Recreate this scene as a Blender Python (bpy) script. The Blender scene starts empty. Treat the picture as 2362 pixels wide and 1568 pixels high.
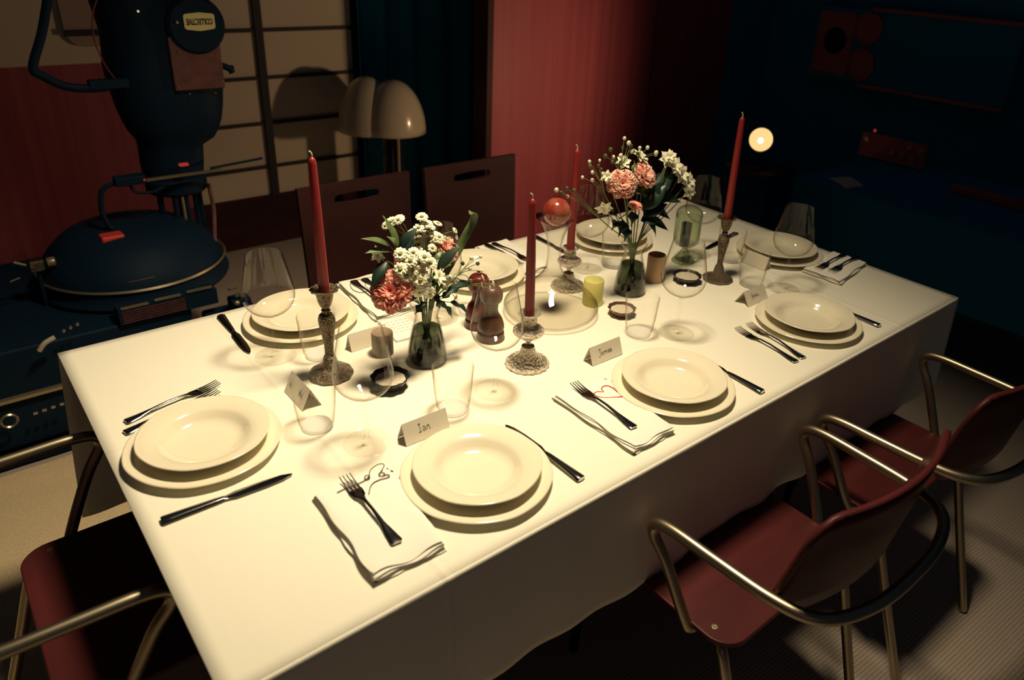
import bpy, bmesh, math, random
from mathutils import Vector, Matrix, noise
PI = math.pi
sc = bpy.context.scene
COL = sc.collection
random.seed(7)

# ------------------------------------------------------------------ camera
def rz(a): return Matrix.Rotation(a, 3, 'Z')
def rx(a): return Matrix.Rotation(a, 3, 'X')
cam_d = bpy.data.cameras.new('camera')
cam = bpy.data.objects.new('camera', cam_d); COL.objects.link(cam)
R_ = rz(-0.71575) @ rx(1.12961) @ rz(0.05484)
cam.matrix_world = Matrix.Translation((-0.1305, -0.7294, 1.65)) @ R_.to_4x4()
cam_d.sensor_width = 36.0
cam_d.lens = 1732.39 * 36.0 / 2362.0
cam_d.shift_x = (1181.0 - 1252.29) / 2362.0
cam_d.shift_y = (675.49 - 784.0) / 2362.0
cam_d.clip_start = 0.02
cam_d.dof.use_dof = True
cam_d.dof.focus_distance = 1.75
cam_d.dof.aperture_fstop = 3.2
sc.camera = cam
# ------------------------------------------------------------------ world, lights, exposure
w = bpy.data.worlds.new('world'); sc.world = w; w.use_nodes = True
bg = w.node_tree.nodes['Background']
bg.inputs[0].default_value = (0.55, 0.72, 0.95, 1); bg.inputs[1].default_value = 0.016
def area(name, loc, target, size, power, col, spread=180):
    d = bpy.data.lights.new(name, 'AREA'); d.shape = 'SQUARE'; d.size = size
    d.energy = power; d.color = col; d.spread = math.radians(spread)
    o = bpy.data.objects.new(name, d); COL.objects.link(o); o.location = loc
    o.rotation_euler = (Vector(target) - Vector(loc)).to_track_quat('-Z', 'Y').to_euler()
    return o
KEY = area('key_softbox', (0.90, 0.42, 2.75), (0.40, 0.56, 0.0), 0.30, 21.0, (1.0, 0.81, 0.53), 101)
FILL = area('dim_fill', (-1.3, -2.0, 1.9), (0.6, 0.0, 0.3), 0.9, 0.25, (1.0, 0.50, 0.50), 120)
def spot(name, loc, target, power, col, ang, size=0.03):
    d = bpy.data.lights.new(name, 'SPOT'); d.energy = power; d.color = col
    d.spot_size = math.radians(ang); d.spot_blend = 0.6; d.shadow_soft_size = size
    o = bpy.data.objects.new(name, d); COL.objects.link(o); o.location = loc
    o.rotation_euler = (Vector(target) - Vector(loc)).to_track_quat('-Z', 'Y').to_euler()
    return o
vs = sc.view_settings
sc.display_settings.display_device = 'sRGB'
vs.view_transform = 'Standard'; vs.look = 'None'; vs.exposure = 0.0; vs.gamma = 1.0
vs.use_curve_mapping = False
sc.cycles.transparent_max_bounces = 40
sc.cycles.max_bounces = 10
sc.cycles.sample_clamp_indirect = 6.0

# ------------------------------------------------------------------ materials
def principled(name, col, rough=0.5, metal=0.0, **kw):
    m = bpy.data.materials.new(name); m.use_nodes = True
    b = m.node_tree.nodes['Principled BSDF']
    b.inputs['Base Color'].default_value = (*col, 1)
    b.inputs['Roughness'].default_value = rough
    b.inputs['Metallic'].default_value = metal
    for k, v in kw.items():
        b.inputs[k.replace('_', ' ')].default_value = v
    return m
def nodes(m): return m.node_tree.nodes, m.node_tree.links, m.node_tree.nodes['Principled BSDF']
def add_noise(m, scale=20, c1=None, c2=None, bump=0.0, dist=0.002, stretch=(1, 1, 1), detail=6, lo=0.35, hi=0.65):
    n, l, b = nodes(m)
    tc = n.new('ShaderNodeTexCoord'); mp = n.new('ShaderNodeMapping')
    mp.inputs['Scale'].default_value = stretch
    nz = n.new('ShaderNodeTexNoise'); nz.inputs['Scale'].default_value = scale; nz.inputs['Detail'].default_value = detail
    l.new(tc.outputs['Object'], mp.inputs[0]); l.new(mp.outputs[0], nz.inputs['Vector'])
    if c1:
        cr = n.new('ShaderNodeValToRGB'); cr.color_ramp.elements[0].position = lo; cr.color_ramp.elements[1].position = hi
        cr.color_ramp.elements[0].color = (*c1, 1); cr.color_ramp.elements[1].color = (*c2, 1)
        l.new(nz.outputs[0], cr.inputs[0]); l.new(cr.outputs[0], b.inputs['Base Color'])
    if bump:
        bp = n.new('ShaderNodeBump'); bp.inputs['Strength'].default_value = bump; bp.inputs['Distance'].default_value = dist
        l.new(nz.outputs[0], bp.inputs['Height']); l.new(bp.outputs[0], b.inputs['Normal'])
    return m
def linen(name, col, scale=500, creases=None):
    m = principled(name, col, 0.95); n, l, b = nodes(m)
    b.inputs['Specular IOR Level'].default_value = 0.1
    tc = n.new('ShaderNodeTexCoord')
    w1 = n.new('ShaderNodeTexNoise'); w1.inputs['Scale'].default_value = scale
    w2 = n.new('ShaderNodeTexNoise'); w2.inputs['Scale'].default_value = 7; w2.inputs['Detail'].default_value = 4
    mp = n.new('ShaderNodeMapping'); mp.inputs['Scale'].default_value = (1, 0.25, 1)
    l.new(tc.outputs['Object'], w1.inputs['Vector']); l.new(tc.outputs['Object'], mp.inputs[0]); l.new(mp.outputs[0], w2.inputs['Vector'])
    b1 = n.new('ShaderNodeBump'); b1.inputs['Strength'].default_value = 0.35; b1.inputs['Distance'].default_value = 0.0006
    b2 = n.new('ShaderNodeBump'); b2.inputs['Strength'].default_value = 0.4; b2.inputs['Distance'].default_value = 0.008
    l.new(w1.outputs[0], b1.inputs['Height']); l.new(w2.outputs[0], b2.inputs['Height']); l.new(b1.outputs[0], b2.inputs['Normal'])
    last = b2.outputs[0]
    if creases:                                   # pressed fold lines that stay in the cloth
        sp = n.new('ShaderNodeSeparateXYZ'); l.new(tc.outputs['Object'], sp.inputs[0])
        for ax, v in creases:
            s = n.new('ShaderNodeMath'); s.operation = 'SUBTRACT'; s.inputs[1].default_value = v; l.new(sp.outputs[ax], s.inputs[0])
            a = n.new('ShaderNodeMath'); a.operation = 'ABSOLUTE'; l.new(s.outputs[0], a.inputs[0])
            r = n.new('ShaderNodeMapRange'); r.inputs[1].default_value = 0.0; r.inputs[2].default_value = 0.010
            r.inputs[3].default_value = 1.0; r.inputs[4].default_value = 0.0; l.new(a.outputs[0], r.inputs[0])
            bb = n.new('ShaderNodeBump'); bb.inputs['Strength'].default_value = 0.5; bb.inputs['Distance'].default_value = 0.003
            l.new(r.outputs[0], bb.inputs['Height']); l.new(last, bb.inputs['Normal']); last = bb.outputs[0]
    l.new(last, b.inputs['Normal'])
    return m
def glass(name, tint=(0.995, 0.993, 0.985), edge=(0.42, 0.34, 0.24), spec=0.95, power=5.0, base=0.018, caustic=0.0):
    """thin clear glass: light passes straight through, edges darken, surface mirrors at grazing angles"""
    m = bpy.data.materials.new(name); m.use_nodes = True; n = m.node_tree.nodes; l = m.node_tree.links; n.clear()
    out = n.new('ShaderNodeOutputMaterial'); mix = n.new('ShaderNodeMixShader')
    tr = n.new('ShaderNodeBsdfTransparent'); gl = n.new('ShaderNodeBsdfGlossy'); gl.inputs['Roughness'].default_value = 0.02
    gl.inputs['Color'].default_value = (spec, spec, spec, 1)
    lw = n.new('ShaderNodeLayerWeight'); lw.inputs[0].default_value = 0.5
    pw = n.new('ShaderNodeMath'); pw.operation = 'POWER'; pw.inputs[1].default_value = power; l.new(lw.outputs['Facing'], pw.inputs[0])
    ma = n.new('ShaderNodeMath'); ma.operation = 'MULTIPLY_ADD'; ma.inputs[1].default_value = 0.5; ma.inputs[2].default_value = base
    l.new(pw.outputs[0], ma.inputs[0])
    mc = n.new('ShaderNodeMixRGB'); mc.inputs[1].default_value = (*tint, 1); mc.inputs[2].default_value = (*edge, 1)
    l.new(pw.outputs[0], mc.inputs[0]); l.new(mc.outputs[0], tr.inputs[0])
    l.new(ma.outputs[0], mix.inputs[0]); l.new(tr.outputs[0], mix.inputs[1]); l.new(gl.outputs[0], mix.inputs[2])
    if caustic:                                      # white diffuse mixed in for the light thick glass would focus
        df = n.new('ShaderNodeBsdfTranslucent'); d2_ = n.new('ShaderNodeBsdfDiffuse'); ad = n.new('ShaderNodeMixShader'); mm = n.new('ShaderNodeMixShader')
        df.inputs[0].default_value = (1, 1, 1, 1); d2_.inputs[0].default_value = (1, 1, 1, 1)
        l.new(df.outputs[0], ad.inputs[1]); l.new(d2_.outputs[0], ad.inputs[2]); mm.inputs[0].default_value = caustic
        l.new(mix.outputs[0], mm.inputs[1]); l.new(ad.outputs[0], mm.inputs[2]); l.new(mm.outputs[0], out.inputs[0])
    else:
        l.new(mix.outputs[0], out.inputs[0])
    return m
M = {}
M['cloth'] = linen('white_linen', (0.86, 0.83, 0.70), 520, creases=((0, 0.34), (0, 1.80), (1, 0.62)))
M['napkin'] = linen('napkin_linen', (0.88, 0.85, 0.76), 650)
M['paper'] = principled('card_paper', (0.72, 0.66, 0.54), 0.9)
M['menu'] = principled('menu_paper', (0.86, 0.83, 0.74), 0.85)
M['china'] = principled('cream_china', (0.86, 0.80, 0.62), 0.12, Coat_Weight=0.6, Coat_Roughness=0.04)
M['glass'] = glass('clear_glass')
M['glass_thick'] = glass('thick_clear_glass', (0.985, 0.98, 0.965), (0.32, 0.25, 0.17), 0.95, 4.0, 0.02)
M['glass_base_caustic'] = glass('heavy_base_caustic', (1.0, 1.0, 1.0), (0.9, 0.88, 0.8), 1.0, 3.0, 0.03, 0.75)  # whitened to paint in the bright caustic of the tumbler bottoms
M['glass_green'] = glass('green_glass', (0.86, 0.90, 0.80), (0.16, 0.24, 0.12), 0.9, 2.6, 0.03)
M['glass_cut'] = glass('cut_crystal', (0.72, 0.68, 0.60), (0.12, 0.09, 0.07), 1.0, 1.1)
M['water'] = glass('vase_water', (0.30, 0.34, 0.27), (0.10, 0.12, 0.08), 0.5, 2.0)
M['steel'] = principled('polished_cutlery_steel', (0.55, 0.52, 0.47), 0.14, 1.0)
M['silver'] = add_noise(principled('tarnished_silver', (0.42, 0.36, 0.27), 0.22, 1.0), 260, (0.07, 0.05, 0.035), (0.32, 0.25, 0.17), 1.0, 0.005)
M['silver_bright'] = add_noise(principled('bright_silver', (0.80, 0.72, 0.60), 0.12, 1.0), 170, None, None, 1.0, 0.012)
M['wax'] = principled('red_wax', (0.22, 0.014, 0.015), 0.42, Subsurface_Weight=0.08)
M['wick'] = principled('cotton_wick', (0.75, 0.68, 0.5), 0.9)
M['mill'] = add_noise(principled('mill_walnut', (0.14, 0.06, 0.035), 0.38), 18, (0.055, 0.020, 0.014), (0.12, 0.052, 0.028), 0, stretch=(1, 1, .15))
M['mill_red'] = principled('mill_red_stain', (0.11, 0.012, 0.012), 0.25)
M['black_bowl'] = principled('dark_glazed_clay', (0.016, 0.013, 0.013), 0.35)
M['brown_bowl'] = principled('brown_metal_bowl', (0.22, 0.12, 0.08), 0.28, 0.6)
M['salt'] = add_noise(principled('sea_salt', (0.72, 0.64, 0.5), 0.9), 420, (0.5, 0.42, 0.3), (0.85, 0.78, 0.64), 1.0, 0.003)
M['yellow_wax'] = principled('yellow_green_candle', (0.66, 0.62, 0.20), 0.5, Subsurface_Weight=0.2)
M['tan_wax'] = principled('tan_candle', (0.52, 0.35, 0.19), 0.55, Subsurface_Weight=0.2)
M['taupe_wax'] = principled('taupe_candle', (0.26, 0.19, 0.12), 0.5)
M['ball'] = add_noise(principled('red_stone_ball', (0.25, 0.04, 0.03), 0.2, Coat_Weight=0.5), 22, (0.22, 0.018, 0.016), (0.33, 0.11, 0.06), 0)
M['ink'] = principled('black_ink', (0.01, 0.008, 0.006), 0.8)
M['red_thread'] = principled('red_thread', (0.62, 0.04, 0.03), 0.8)
M['dark_thread'] = principled('dark_thread', (0.09, 0.045, 0.03), 0.8)
M['carn_deep'] = add_noise(principled('coral_carnation', (0.75, 0.2, 0.15), 0.7), 60, (0.86, 0.26, 0.20), (0.95, 0.55, 0.44), 0)
M['carn_pale'] = add_noise(principled('blush_carnation', (0.80, 0.42, 0.30), 0.7), 50, (0.80, 0.33, 0.26), (0.92, 0.64, 0.50), 0)
M['petal'] = principled('white_petal', (0.84, 0.82, 0.62), 0.7)
M['disc'] = principled('green_yellow_flower_centre', (0.20, 0.19, 0.05), 0.8)
M['leaf'] = add_noise(principled('mid_green_leaf', (0.07, 0.12, 0.035), 0.45), 30, (0.05, 0.09, 0.03), (0.12, 0.17, 0.06), 0)
M['leaf_dark'] = principled('dark_green_leaf', (0.012, 0.032, 0.022), 0.4)
M['stem'] = principled('green_stem', (0.13, 0.18, 0.06), 0.6)
M['chair_wood'] = add_noise(principled('red_brown_plywood', (0.07, 0.012, 0.012), 0.42, Specular_IOR_Level=0.25), 10, (0.055, 0.010, 0.011), (0.090, 0.017, 0.017), 0, stretch=(.2, 1, 1))
M['slab_wood'] = add_noise(principled('dark_walnut_board', (0.03, 0.009, 0.009), 0.6, Specular_IOR_Level=0.2), 6, (0.022, 0.006, 0.007), (0.045, 0.012, 0.011), 0, stretch=(.3, 1, 1))
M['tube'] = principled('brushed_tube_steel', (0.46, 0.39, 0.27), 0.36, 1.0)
M['dark_table'] = principled('black_brown_wood', (0.02, 0.012, 0.012), 0.5)
M['navy'] = principled('dark_shadow_blue', (0.004, 0.028, 0.070), 0.95, Specular_IOR_Level=0.05)  # blue of the shadows put into this and the next two dark colours
M['lifted_navy'] = principled('lifted_navy_tint', (0.012, 0.21, 0.33), 0.95, Specular_IOR_Level=0.05)  # brighter navy copy for surfaces the lamps miss, shadow tint in the colour
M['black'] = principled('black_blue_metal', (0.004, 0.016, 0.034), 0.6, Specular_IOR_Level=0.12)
M['gloss_black'] = principled('gloss_black', (0.006, 0.016, 0.026), 0.14)
M['red_wall'] = add_noise(principled('red_cedar_veneer', (0.30, 0.055, 0.05), 0.6), 5, (0.23, 0.040, 0.052), (0.34, 0.070, 0.085), 0, stretch=(6, 6, .08), detail=4, lo=.25, hi=.75)
M['shoji'] = principled('shoji_paper', (0.60, 0.53, 0.40), 0.9, Specular_IOR_Level=0.1)
M['shoji_shaded'] = principled('shaded_shoji_paper', (0.36, 0.27, 0.22), 0.95)  # darker tone for the shadow painted on the left paper pane
M['shoji_bar'] = principled('dark_lattice_wood', (0.012, 0.012, 0.016), 0.7)
M['copper'] = add_noise(principled('copper_plate', (0.13, 0.05, 0.05), 0.6, 0.2), 30, (0.10, 0.035, 0.038), (0.15, 0.06, 0.055), 0)
M['cream_shade'] = principled('cream_lamp_shade', (0.55, 0.50, 0.36), 0.22, Coat_Weight=0.4)
M['pale_metal'] = principled('pale_metal', (0.5, 0.42, 0.28), 0.35, 0.8)
M['sticker'] = principled('sticker_cream', (0.75, 0.68, 0.30), 0.6)
M['red_plastic'] = principled('red_plastic', (0.65, 0.05, 0.04), 0.4)
M['ledge_wood'] = principled('brown_ledge_wood', (0.32, 0.11, 0.10), 0.6)
def emit(name, col, s):
    m = bpy.data.materials.new(name); m.use_nodes = True; n = m.node_tree.nodes; n.clear()
    o = n.new('ShaderNodeOutputMaterial'); e = n.new('ShaderNodeEmission'); e.inputs[0].default_value = (*col, 1); e.inputs[1].default_value = s
    m.node_tree.links.new(e.outputs[0], o.inputs[0]); return m
M['globe'] = emit('lit_globe', (1.0, 0.62, 0.24), 1.15)
M['bulb'] = emit('lit_bulb', (1.0, 0.92, 0.75), 9)
M['red_cable'] = principled('dark_red_cable', (0.16, 0.015, 0.015), 0.5)
M['led'] = emit('red_led', (0.9, 0.08, 0.06), 0.35)
M['led_w'] = emit('status_light', (0.95, 0.8, 0.4), 0.7)
# carpet: ribbed
def carpet():
    m = principled('ribbed_carpet', (0.46, 0.38, 0.27), 0.95, Specular_IOR_Level=0.05); n, l, b = nodes(m)
    tc = n.new('ShaderNodeTexCoord'); mp = n.new('ShaderNodeMapping'); mp.inputs['Rotation'].default_value = (0, 0, 0.06)
    l.new(tc.outputs['Object'], mp.inputs[0])
    wv = n.new('ShaderNodeTexWave'); wv.bands_direction = 'Y'; wv.inputs['Scale'].default_value = 34; wv.inputs['Distortion'].default_value = 1.0
    wv.inputs['Detail'].default_value = 2; wv.inputs['Detail Scale'].default_value = 6
    nz = n.new('ShaderNodeTexNoise'); nz.inputs['Scale'].default_value = 260
    l.new(mp.outputs[0], wv.inputs['Vector']); l.new(mp.outputs[0], nz.inputs['Vector'])
    mx = n.new('ShaderNodeMixRGB'); mx.inputs[0].default_value = 0.5; l.new(wv.outputs[0], mx.inputs[1]); l.new(nz.outputs[0], mx.inputs[2])
    cr = n.new('ShaderNodeValToRGB'); cr.color_ramp.elements[0].position = .25; cr.color_ramp.elements[1].position = .75
    cr.color_ramp.elements[0].color = (0.36, 0.29, 0.24, 1); cr.color_ramp.elements[1].color = (0.50, 0.42, 0.34, 1)
    l.new(mx.outputs[0], cr.inputs[0]); l.new(cr.outputs[0], b.inputs['Base Color'])
    bp = n.new('ShaderNodeBump'); bp.inputs['Strength'].default_value = .6; bp.inputs['Distance'].default_value = .004
    l.new(mx.outputs[0], bp.inputs['Height']); l.new(bp.outputs[0], b.inputs['Normal'])
    return m
M['carpet'] = carpet()
M['floor_sheet'] = add_noise(principled('plain_tan', (0.62, 0.48, 0.28), 0.95, Specular_IOR_Level=0.05), 220, (0.58, 0.44, 0.27), (0.72, 0.58, 0.36), .4, .002)

# ------------------------------------------------------------------ mesh helpers
class MB:
    """collects geometry of ONE part"""
    def __init__(s): s.v = []; s.f = []
    def add(s, vs, fs):
        o = len(s.v); s.v += [tuple(v) for v in vs]; s.f += [tuple(i + o for i in f) for f in fs]; return s
    def box(s, x0, y0, z0, x1, y1, z1):
        return s.add([(x0,y0,z0),(x1,y0,z0),(x1,y1,z0),(x0,y1,z0),(x0,y0,z1),(x1,y0,z1),(x1,y1,z1),(x0,y1,z1)],
                     [(3,2,1,0),(4,5,6,7),(0,1,5,4),(1,2,6,5),(2,3,7,6),(3,0,4,7)])
    def lathe(s, prof, n=48, c=(0,0,0), rmod=None, axis='Z', sx=1, sy=1):
        vs = []; rings = []
        for r, z in prof:
            ring = []
            if r < 1e-6:
                vs.append((0, 0, z)); ring = [len(vs) - 1] * n
            else:
                for i in range(n):
                    a = 2 * PI * i / n; rr = r * (rmod(a, r, z) if rmod else 1)
                    vs.append((rr * math.cos(a) * sx, rr * math.sin(a) * sy, z)); ring.append(len(vs) - 1)
            rings.append(ring)
        fs = []
        for a, b in zip(rings, rings[1:]):
            for i in range(n):
                j = (i + 1) % n; q = [a[i], a[j], b[j], b[i]]; u = []
                for k in q:
                    if k not in u: u.append(k)
                if len(u) > 2: fs.append(tuple(u))
        if axis == 'Y': vs = [(x, z, -y) for x, y, z in vs]
        if axis == 'X': vs = [(z, y, -x) for x, y, z in vs]
        return s.add([(x + c[0], y + c[1], z + c[2]) for x, y, z in vs], fs)
    def tube(s, pts, rad, n=10, cap=True):
        pts = [Vector(p) for p in pts]; N = len(pts)
        if not callable(rad): r0 = rad; rad = lambda t: r0
        tan = [(pts[min(i + 1, N - 1)] - pts[max(i - 1, 0)]).normalized() for i in range(N)]
        up = Vector((0, 0, 1)) if abs(tan[0].z) < 0.9 else Vector((1, 0, 0))
        nrm = tan[0].cross(up).normalized(); vs = []; fs = []
        for i, p in enumerate(pts):
            nrm = (nrm - tan[i] * nrm.dot(tan[i])).normalized(); bn = tan[i].cross(nrm); r = rad(i / max(1, N - 1))
            for k in range(n):
                a = 2 * PI * k / n; vs.append(p + (nrm * math.cos(a) + bn * math.sin(a)) * r)
        for i in range(N - 1):
            for k in range(n):
                j = (k + 1) % n; fs.append((i*n+k, i*n+j, (i+1)*n+j, (i+1)*n+k))
        if cap: fs += [tuple(range(n - 1, -1, -1)), tuple((N-1)*n + k for k in range(n))]
        return s.add(vs, fs)
    def grid(s, fn, nu, nv, closed_u=False):
        vs = [fn(i / (nu if closed_u else nu - 1), j / (nv - 1)) for j in range(nv) for i in range(nu)]
        fs = []
        for j in range(nv - 1):
            for i in range(nu if closed_u else nu - 1):
                k = (i + 1) % nu; fs.append((j*nu+i, j*nu+k, (j+1)*nu+k, (j+1)*nu+i))
        return s.add(vs, fs)
    def sphere(s, c, r, n=16, sz=1):
        return s.lathe([(r * math.sin(PI * i / (n // 2)), -r * sz * math.cos(PI * i / (n // 2))) for i in range(n // 2 + 1)], n, c)
    def prism(s, outline, z0, z1):
        n = len(outline)
        return s.add([(x, y, z0) for x, y in outline] + [(x, y, z1) for x, y in outline],
                     [tuple(range(n - 1, -1, -1)), tuple(range(n, 2 * n))] + [(i, (i+1) % n, n + (i+1) % n, n + i) for i in range(n)])
    def build(s, name, mat, parent=None, loc=None, rot=None, smooth=True, bevel=0, solid=0, sub=0, flat_angle=40):
        me = bpy.data.meshes.new(name); me.from_pydata(s.v, [], s.f); me.update()
        bm = bmesh.new(); bm.from_mesh(me); bmesh.ops.remove_doubles(bm, verts=bm.verts, dist=1e-6)
        bmesh.ops.recalc_face_normals(bm, faces=bm.faces); bm.to_mesh(me); bm.free()
        me.materials.append(M[mat] if isinstance(mat, str) else mat)
        if smooth:
            me.shade_smooth()
            try: me.set_sharp_from_angle(angle=math.radians(flat_angle))
            except Exception: pass
        o = bpy.data.objects.new(name, me); COL.objects.link(o)
        if parent is not None: o.parent = parent
        if loc is not None: o.location = loc
        if rot is not None: o.rotation_euler = rot
        if solid:
            md = o.modifiers.new('solid', 'SOLIDIFY'); md.thickness = solid; md.offset = 0
        if bevel:
            md = o.modifiers.new('bevel', 'BEVEL'); md.width = bevel; md.segments = 3; md.limit_method = 'ANGLE'
        if sub:
            md = o.modifiers.new('sub', 'SUBSURF'); md.levels = sub; md.render_levels = sub
        return o
def tag(o, label, cat, group=None):
    o['label'] = label; o['category'] = cat
    if group: o['group'] = group
    return o
def thing(name, label, cat, loc=(0,0,0), rotz=0, group=None):
    o = bpy.data.objects.new(name, None); COL.objects.link(o); o.empty_display_size = 0.05
    o.location = loc; o.rotation_euler = (0, 0, rotz); return tag(o, label, cat, group)
def struct(o): o['kind'] = 'structure'; return o
def copy_tree(o, parent=None):
    c = o.copy(); COL.objects.link(c); c.parent = parent
    for ch in list(o.children): copy_tree(ch, c)
    return c
def dup(o, label, loc, rotz=0, group=None):
    c = copy_tree(o); c['label'] = label; c.location = loc; c.rotation_euler = (0, 0, rotz)
    if group: c['group'] = group
    return c
def spline(pts, n=8, closed=False):
    P = [Vector(p) for p in pts]; out = []; N = len(P)
    for i in range(N - 1):
        p0 = P[max(i-1, 0)]; p1 = P[i]; p2 = P[i+1]; p3 = P[min(i+2, N-1)]
        for k in range(n):
            t = k / n
            out.append(0.5 * ((2*p1) + (p2-p0)*t + (2*p0-5*p1+4*p2-p3)*t*t + (3*p1-p0-3*p2+p3)*t**3))
    out.append(P[-1]); return out
def prof(pts, n=6): return [(max(0, p[0]), p[1]) for p in spline([(r, z, 0) for r, z in pts], n)]
TZ = 0.75
TL, TW = 2.129, 1.0745

# ------------------------------------------------------------------ the room
struct(MB().box(-3.2, -3.2, -0.05, 5.2, 3.55, 0.0).build('floor', 'carpet', smooth=False))
struct(MB().box(-3.2, 3.42, 0.0, 5.2, 3.55, 3.0).build('wall_back', 'navy', smooth=False))
struct(MB().box(-3.3, -3.2, 0.0, -3.2, 3.55, 3.0).build('wall_left', 'navy', smooth=False))
struct(MB().box(4.6, -3.2, 0.0, 4.75, 2.56, 3.0).build('wall_right', 'lifted_navy', smooth=False))
struct(MB().box(4.12, 2.46, 0.0, 4.6, 2.56, 3.0).build('wall_far_right', 'lifted_navy', smooth=False))
d1 = struct(MB().box(2.20, 2.45, 0.0, 4.12, 2.55, 2.6).build('door_1', 'red_wall', smooth=False))
MB().box(2.165, 2.43, 0.0, 2.20, 2.55, 2.6).build('door_frame', 'slab_wood', d1, smooth=False)
for x, z in ((2.698, .262), (2.558, .190)): MB().box(x-.022, 2.415, z-.009, x+.024, 2.45, z+.009).build('door_pull', 'black', d1, smooth=False, bevel=.003)
MB().box(3.40, 2.447, 0.0, 3.404, 2.45, 2.6).build('panel_joint', 'slab_wood', d1, smooth=False)
d2 = struct(MB().box(0.0, 3.32, 0.0, 0.94, 3.42, 1.03).build('door_2', 'red_wall', smooth=False))
w1 = struct(MB().box(0.93, 3.305, 0.28, 1.865, 3.42, 2.45).build('window_1', 'shoji', smooth=False))
lat = MB()
for k in range(8): lat.box(0.93, 3.290, 0.440 + k * 0.2370 - 0.009, 1.865, 3.306, 0.440 + k * 0.2370 + 0.009)
lat.build('lattice_rail', 'shoji_bar', w1, smooth=False)
MB().box(1.327, 3.282, 0.28, 1.367, 3.306, 2.45).build('lattice_post', 'shoji_bar', w1, smooth=False)
struct(MB().box(0.93, 3.28, 0.0, 1.90, 3.42, 0.28).build('trim_1', 'slab_wood', smooth=False))
w2 = struct(MB().box(0.0, 3.30, 1.03, 0.94, 3.42, 2.45).build('window_2', 'shoji', smooth=False))
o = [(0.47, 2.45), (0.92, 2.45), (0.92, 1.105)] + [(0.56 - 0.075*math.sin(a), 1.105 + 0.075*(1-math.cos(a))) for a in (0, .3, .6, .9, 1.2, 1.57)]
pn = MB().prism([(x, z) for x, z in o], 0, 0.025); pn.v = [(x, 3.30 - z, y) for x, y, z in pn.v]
pn.build('shadow_panel', 'shoji_shaded', w2, smooth=False)  # rounded grey sheet stands in for the robot's shadow on the pane
MB().box(0.48, 3.262, 1.153, 0.92, 3.275, 1.178).build('lattice_rail', 'shoji_bar', w2, smooth=False)
# black drape between the paper screen and the cedar door
def drape(x0, x1, y, z1, name, label, cat):
    f = lambda u, v: (x0 + (x1 - x0) * u, y + 0.03 * math.sin(u * (x1 - x0) * 34) + 0.012 * math.sin(u * 53), z1 * v)
    return tag(MB().grid(f, 160, 3).build(name, 'lifted_navy', solid=0.006), label, cat)
drape(1.868, 3.20, 3.22, 2.5, 'stage_curtain', 'black floor-length curtain hanging between the paper screen and the red wood door', 'curtain')

tag(MB().box(-1.3, .30, 0.001, .48, 1.80, .010).build('tan_floor_sheet', 'floor_sheet', smooth=False, bevel=.003), 'flat tan sheet on the floor under the left end of the table', 'floor_sheet')  # lighter tan sheet over the carpet at the left end
# ------------------------------------------------------------------ table and cloth
tb = thing('dining_table', 'long dark dining table hidden under the white cloth', 'table', (TL/2, TW/2, 0))
hx, hy = TL/2 - 0.004, TW/2 - 0.004
MB().box(-hx, -hy, 0.715, hx, hy, 0.7455).build('tabletop', 'dark_table', tb, smooth=False, bevel=0.003)
MB().box(-hx+.1, -hy+.1, 0.64, hx-.1, hy-.1, 0.715).build('apron', 'dark_table', tb, smooth=False)
for sx in (-1, 1):
    for sy in (-1, 1):
        MB().box(-.035, -.035, 0, .035, .035, 0.64).build('leg', 'dark_table', tb, (sx*(hx-.42), sy*(hy-.32), 0), smooth=False, bevel=.006)
# tablecloth: flush at the left end, hanging on the near, far and right sides
cl = MB()
NX, NY = 90, 46
cl.grid(lambda u, v: (TL*u, TW*v, TZ - 0.0005 + 0.0010*noise.noise(Vector((TL*u*5, TW*v*5, 0)))), NX, NY)
def skirt(p0, p1, out, drop, amp, seed, n=120, ends=(0, 0)):
    p0 = Vector(p0); p1 = Vector(p1); out = Vector(out); L = (p1 - p0).length
    def f(u, v):
        s = u * L; b = p0.lerp(p1, u)
        rr = 0.0045; vv = v
        if v < 0.12:
            a = v / 0.12 * PI/2; off = rr*math.sin(a) ; z = TZ - rr*(1 - math.cos(a))
        else:
            t = (v - 0.12) / 0.88; off = rr; z = TZ - rr - t * (drop - rr) * (1 + 0.02*math.sin(s*9+seed))
            fold = amp * t * (math.sin(s*17 + seed + 2*math.sin(s*5)) + .6*math.sin(s*41 + seed*2))
            off += 0.012*t + fold
            b = b + (p1 - p0).normalized() * (ends[0]*(1-u) * t + ends[1]*u*t)
        return tuple((b.x + out.x*off, b.y + out.y*off, z - 0.0005))
    cl.grid(f, n, 22)
skirt((0, 0, 0), (TL, 0, 0), (0, -1, 0), 0.285, 0.005, 1.0)
skirt((0, TW, 0), (TL, TW, 0), (0, 1, 0), 0.465, 0.010, 2.0, ends=(-0.035, 0))
skirt((TL, 0, 0), (TL, TW, 0), (1, 0, 0), 0.30, 0.009, 4.0, 70)
tag(cl.build('tablecloth', 'cloth', solid=0.0012, flat_angle=80), 'white linen cloth spread over the long dining table', 'tablecloth')

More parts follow.
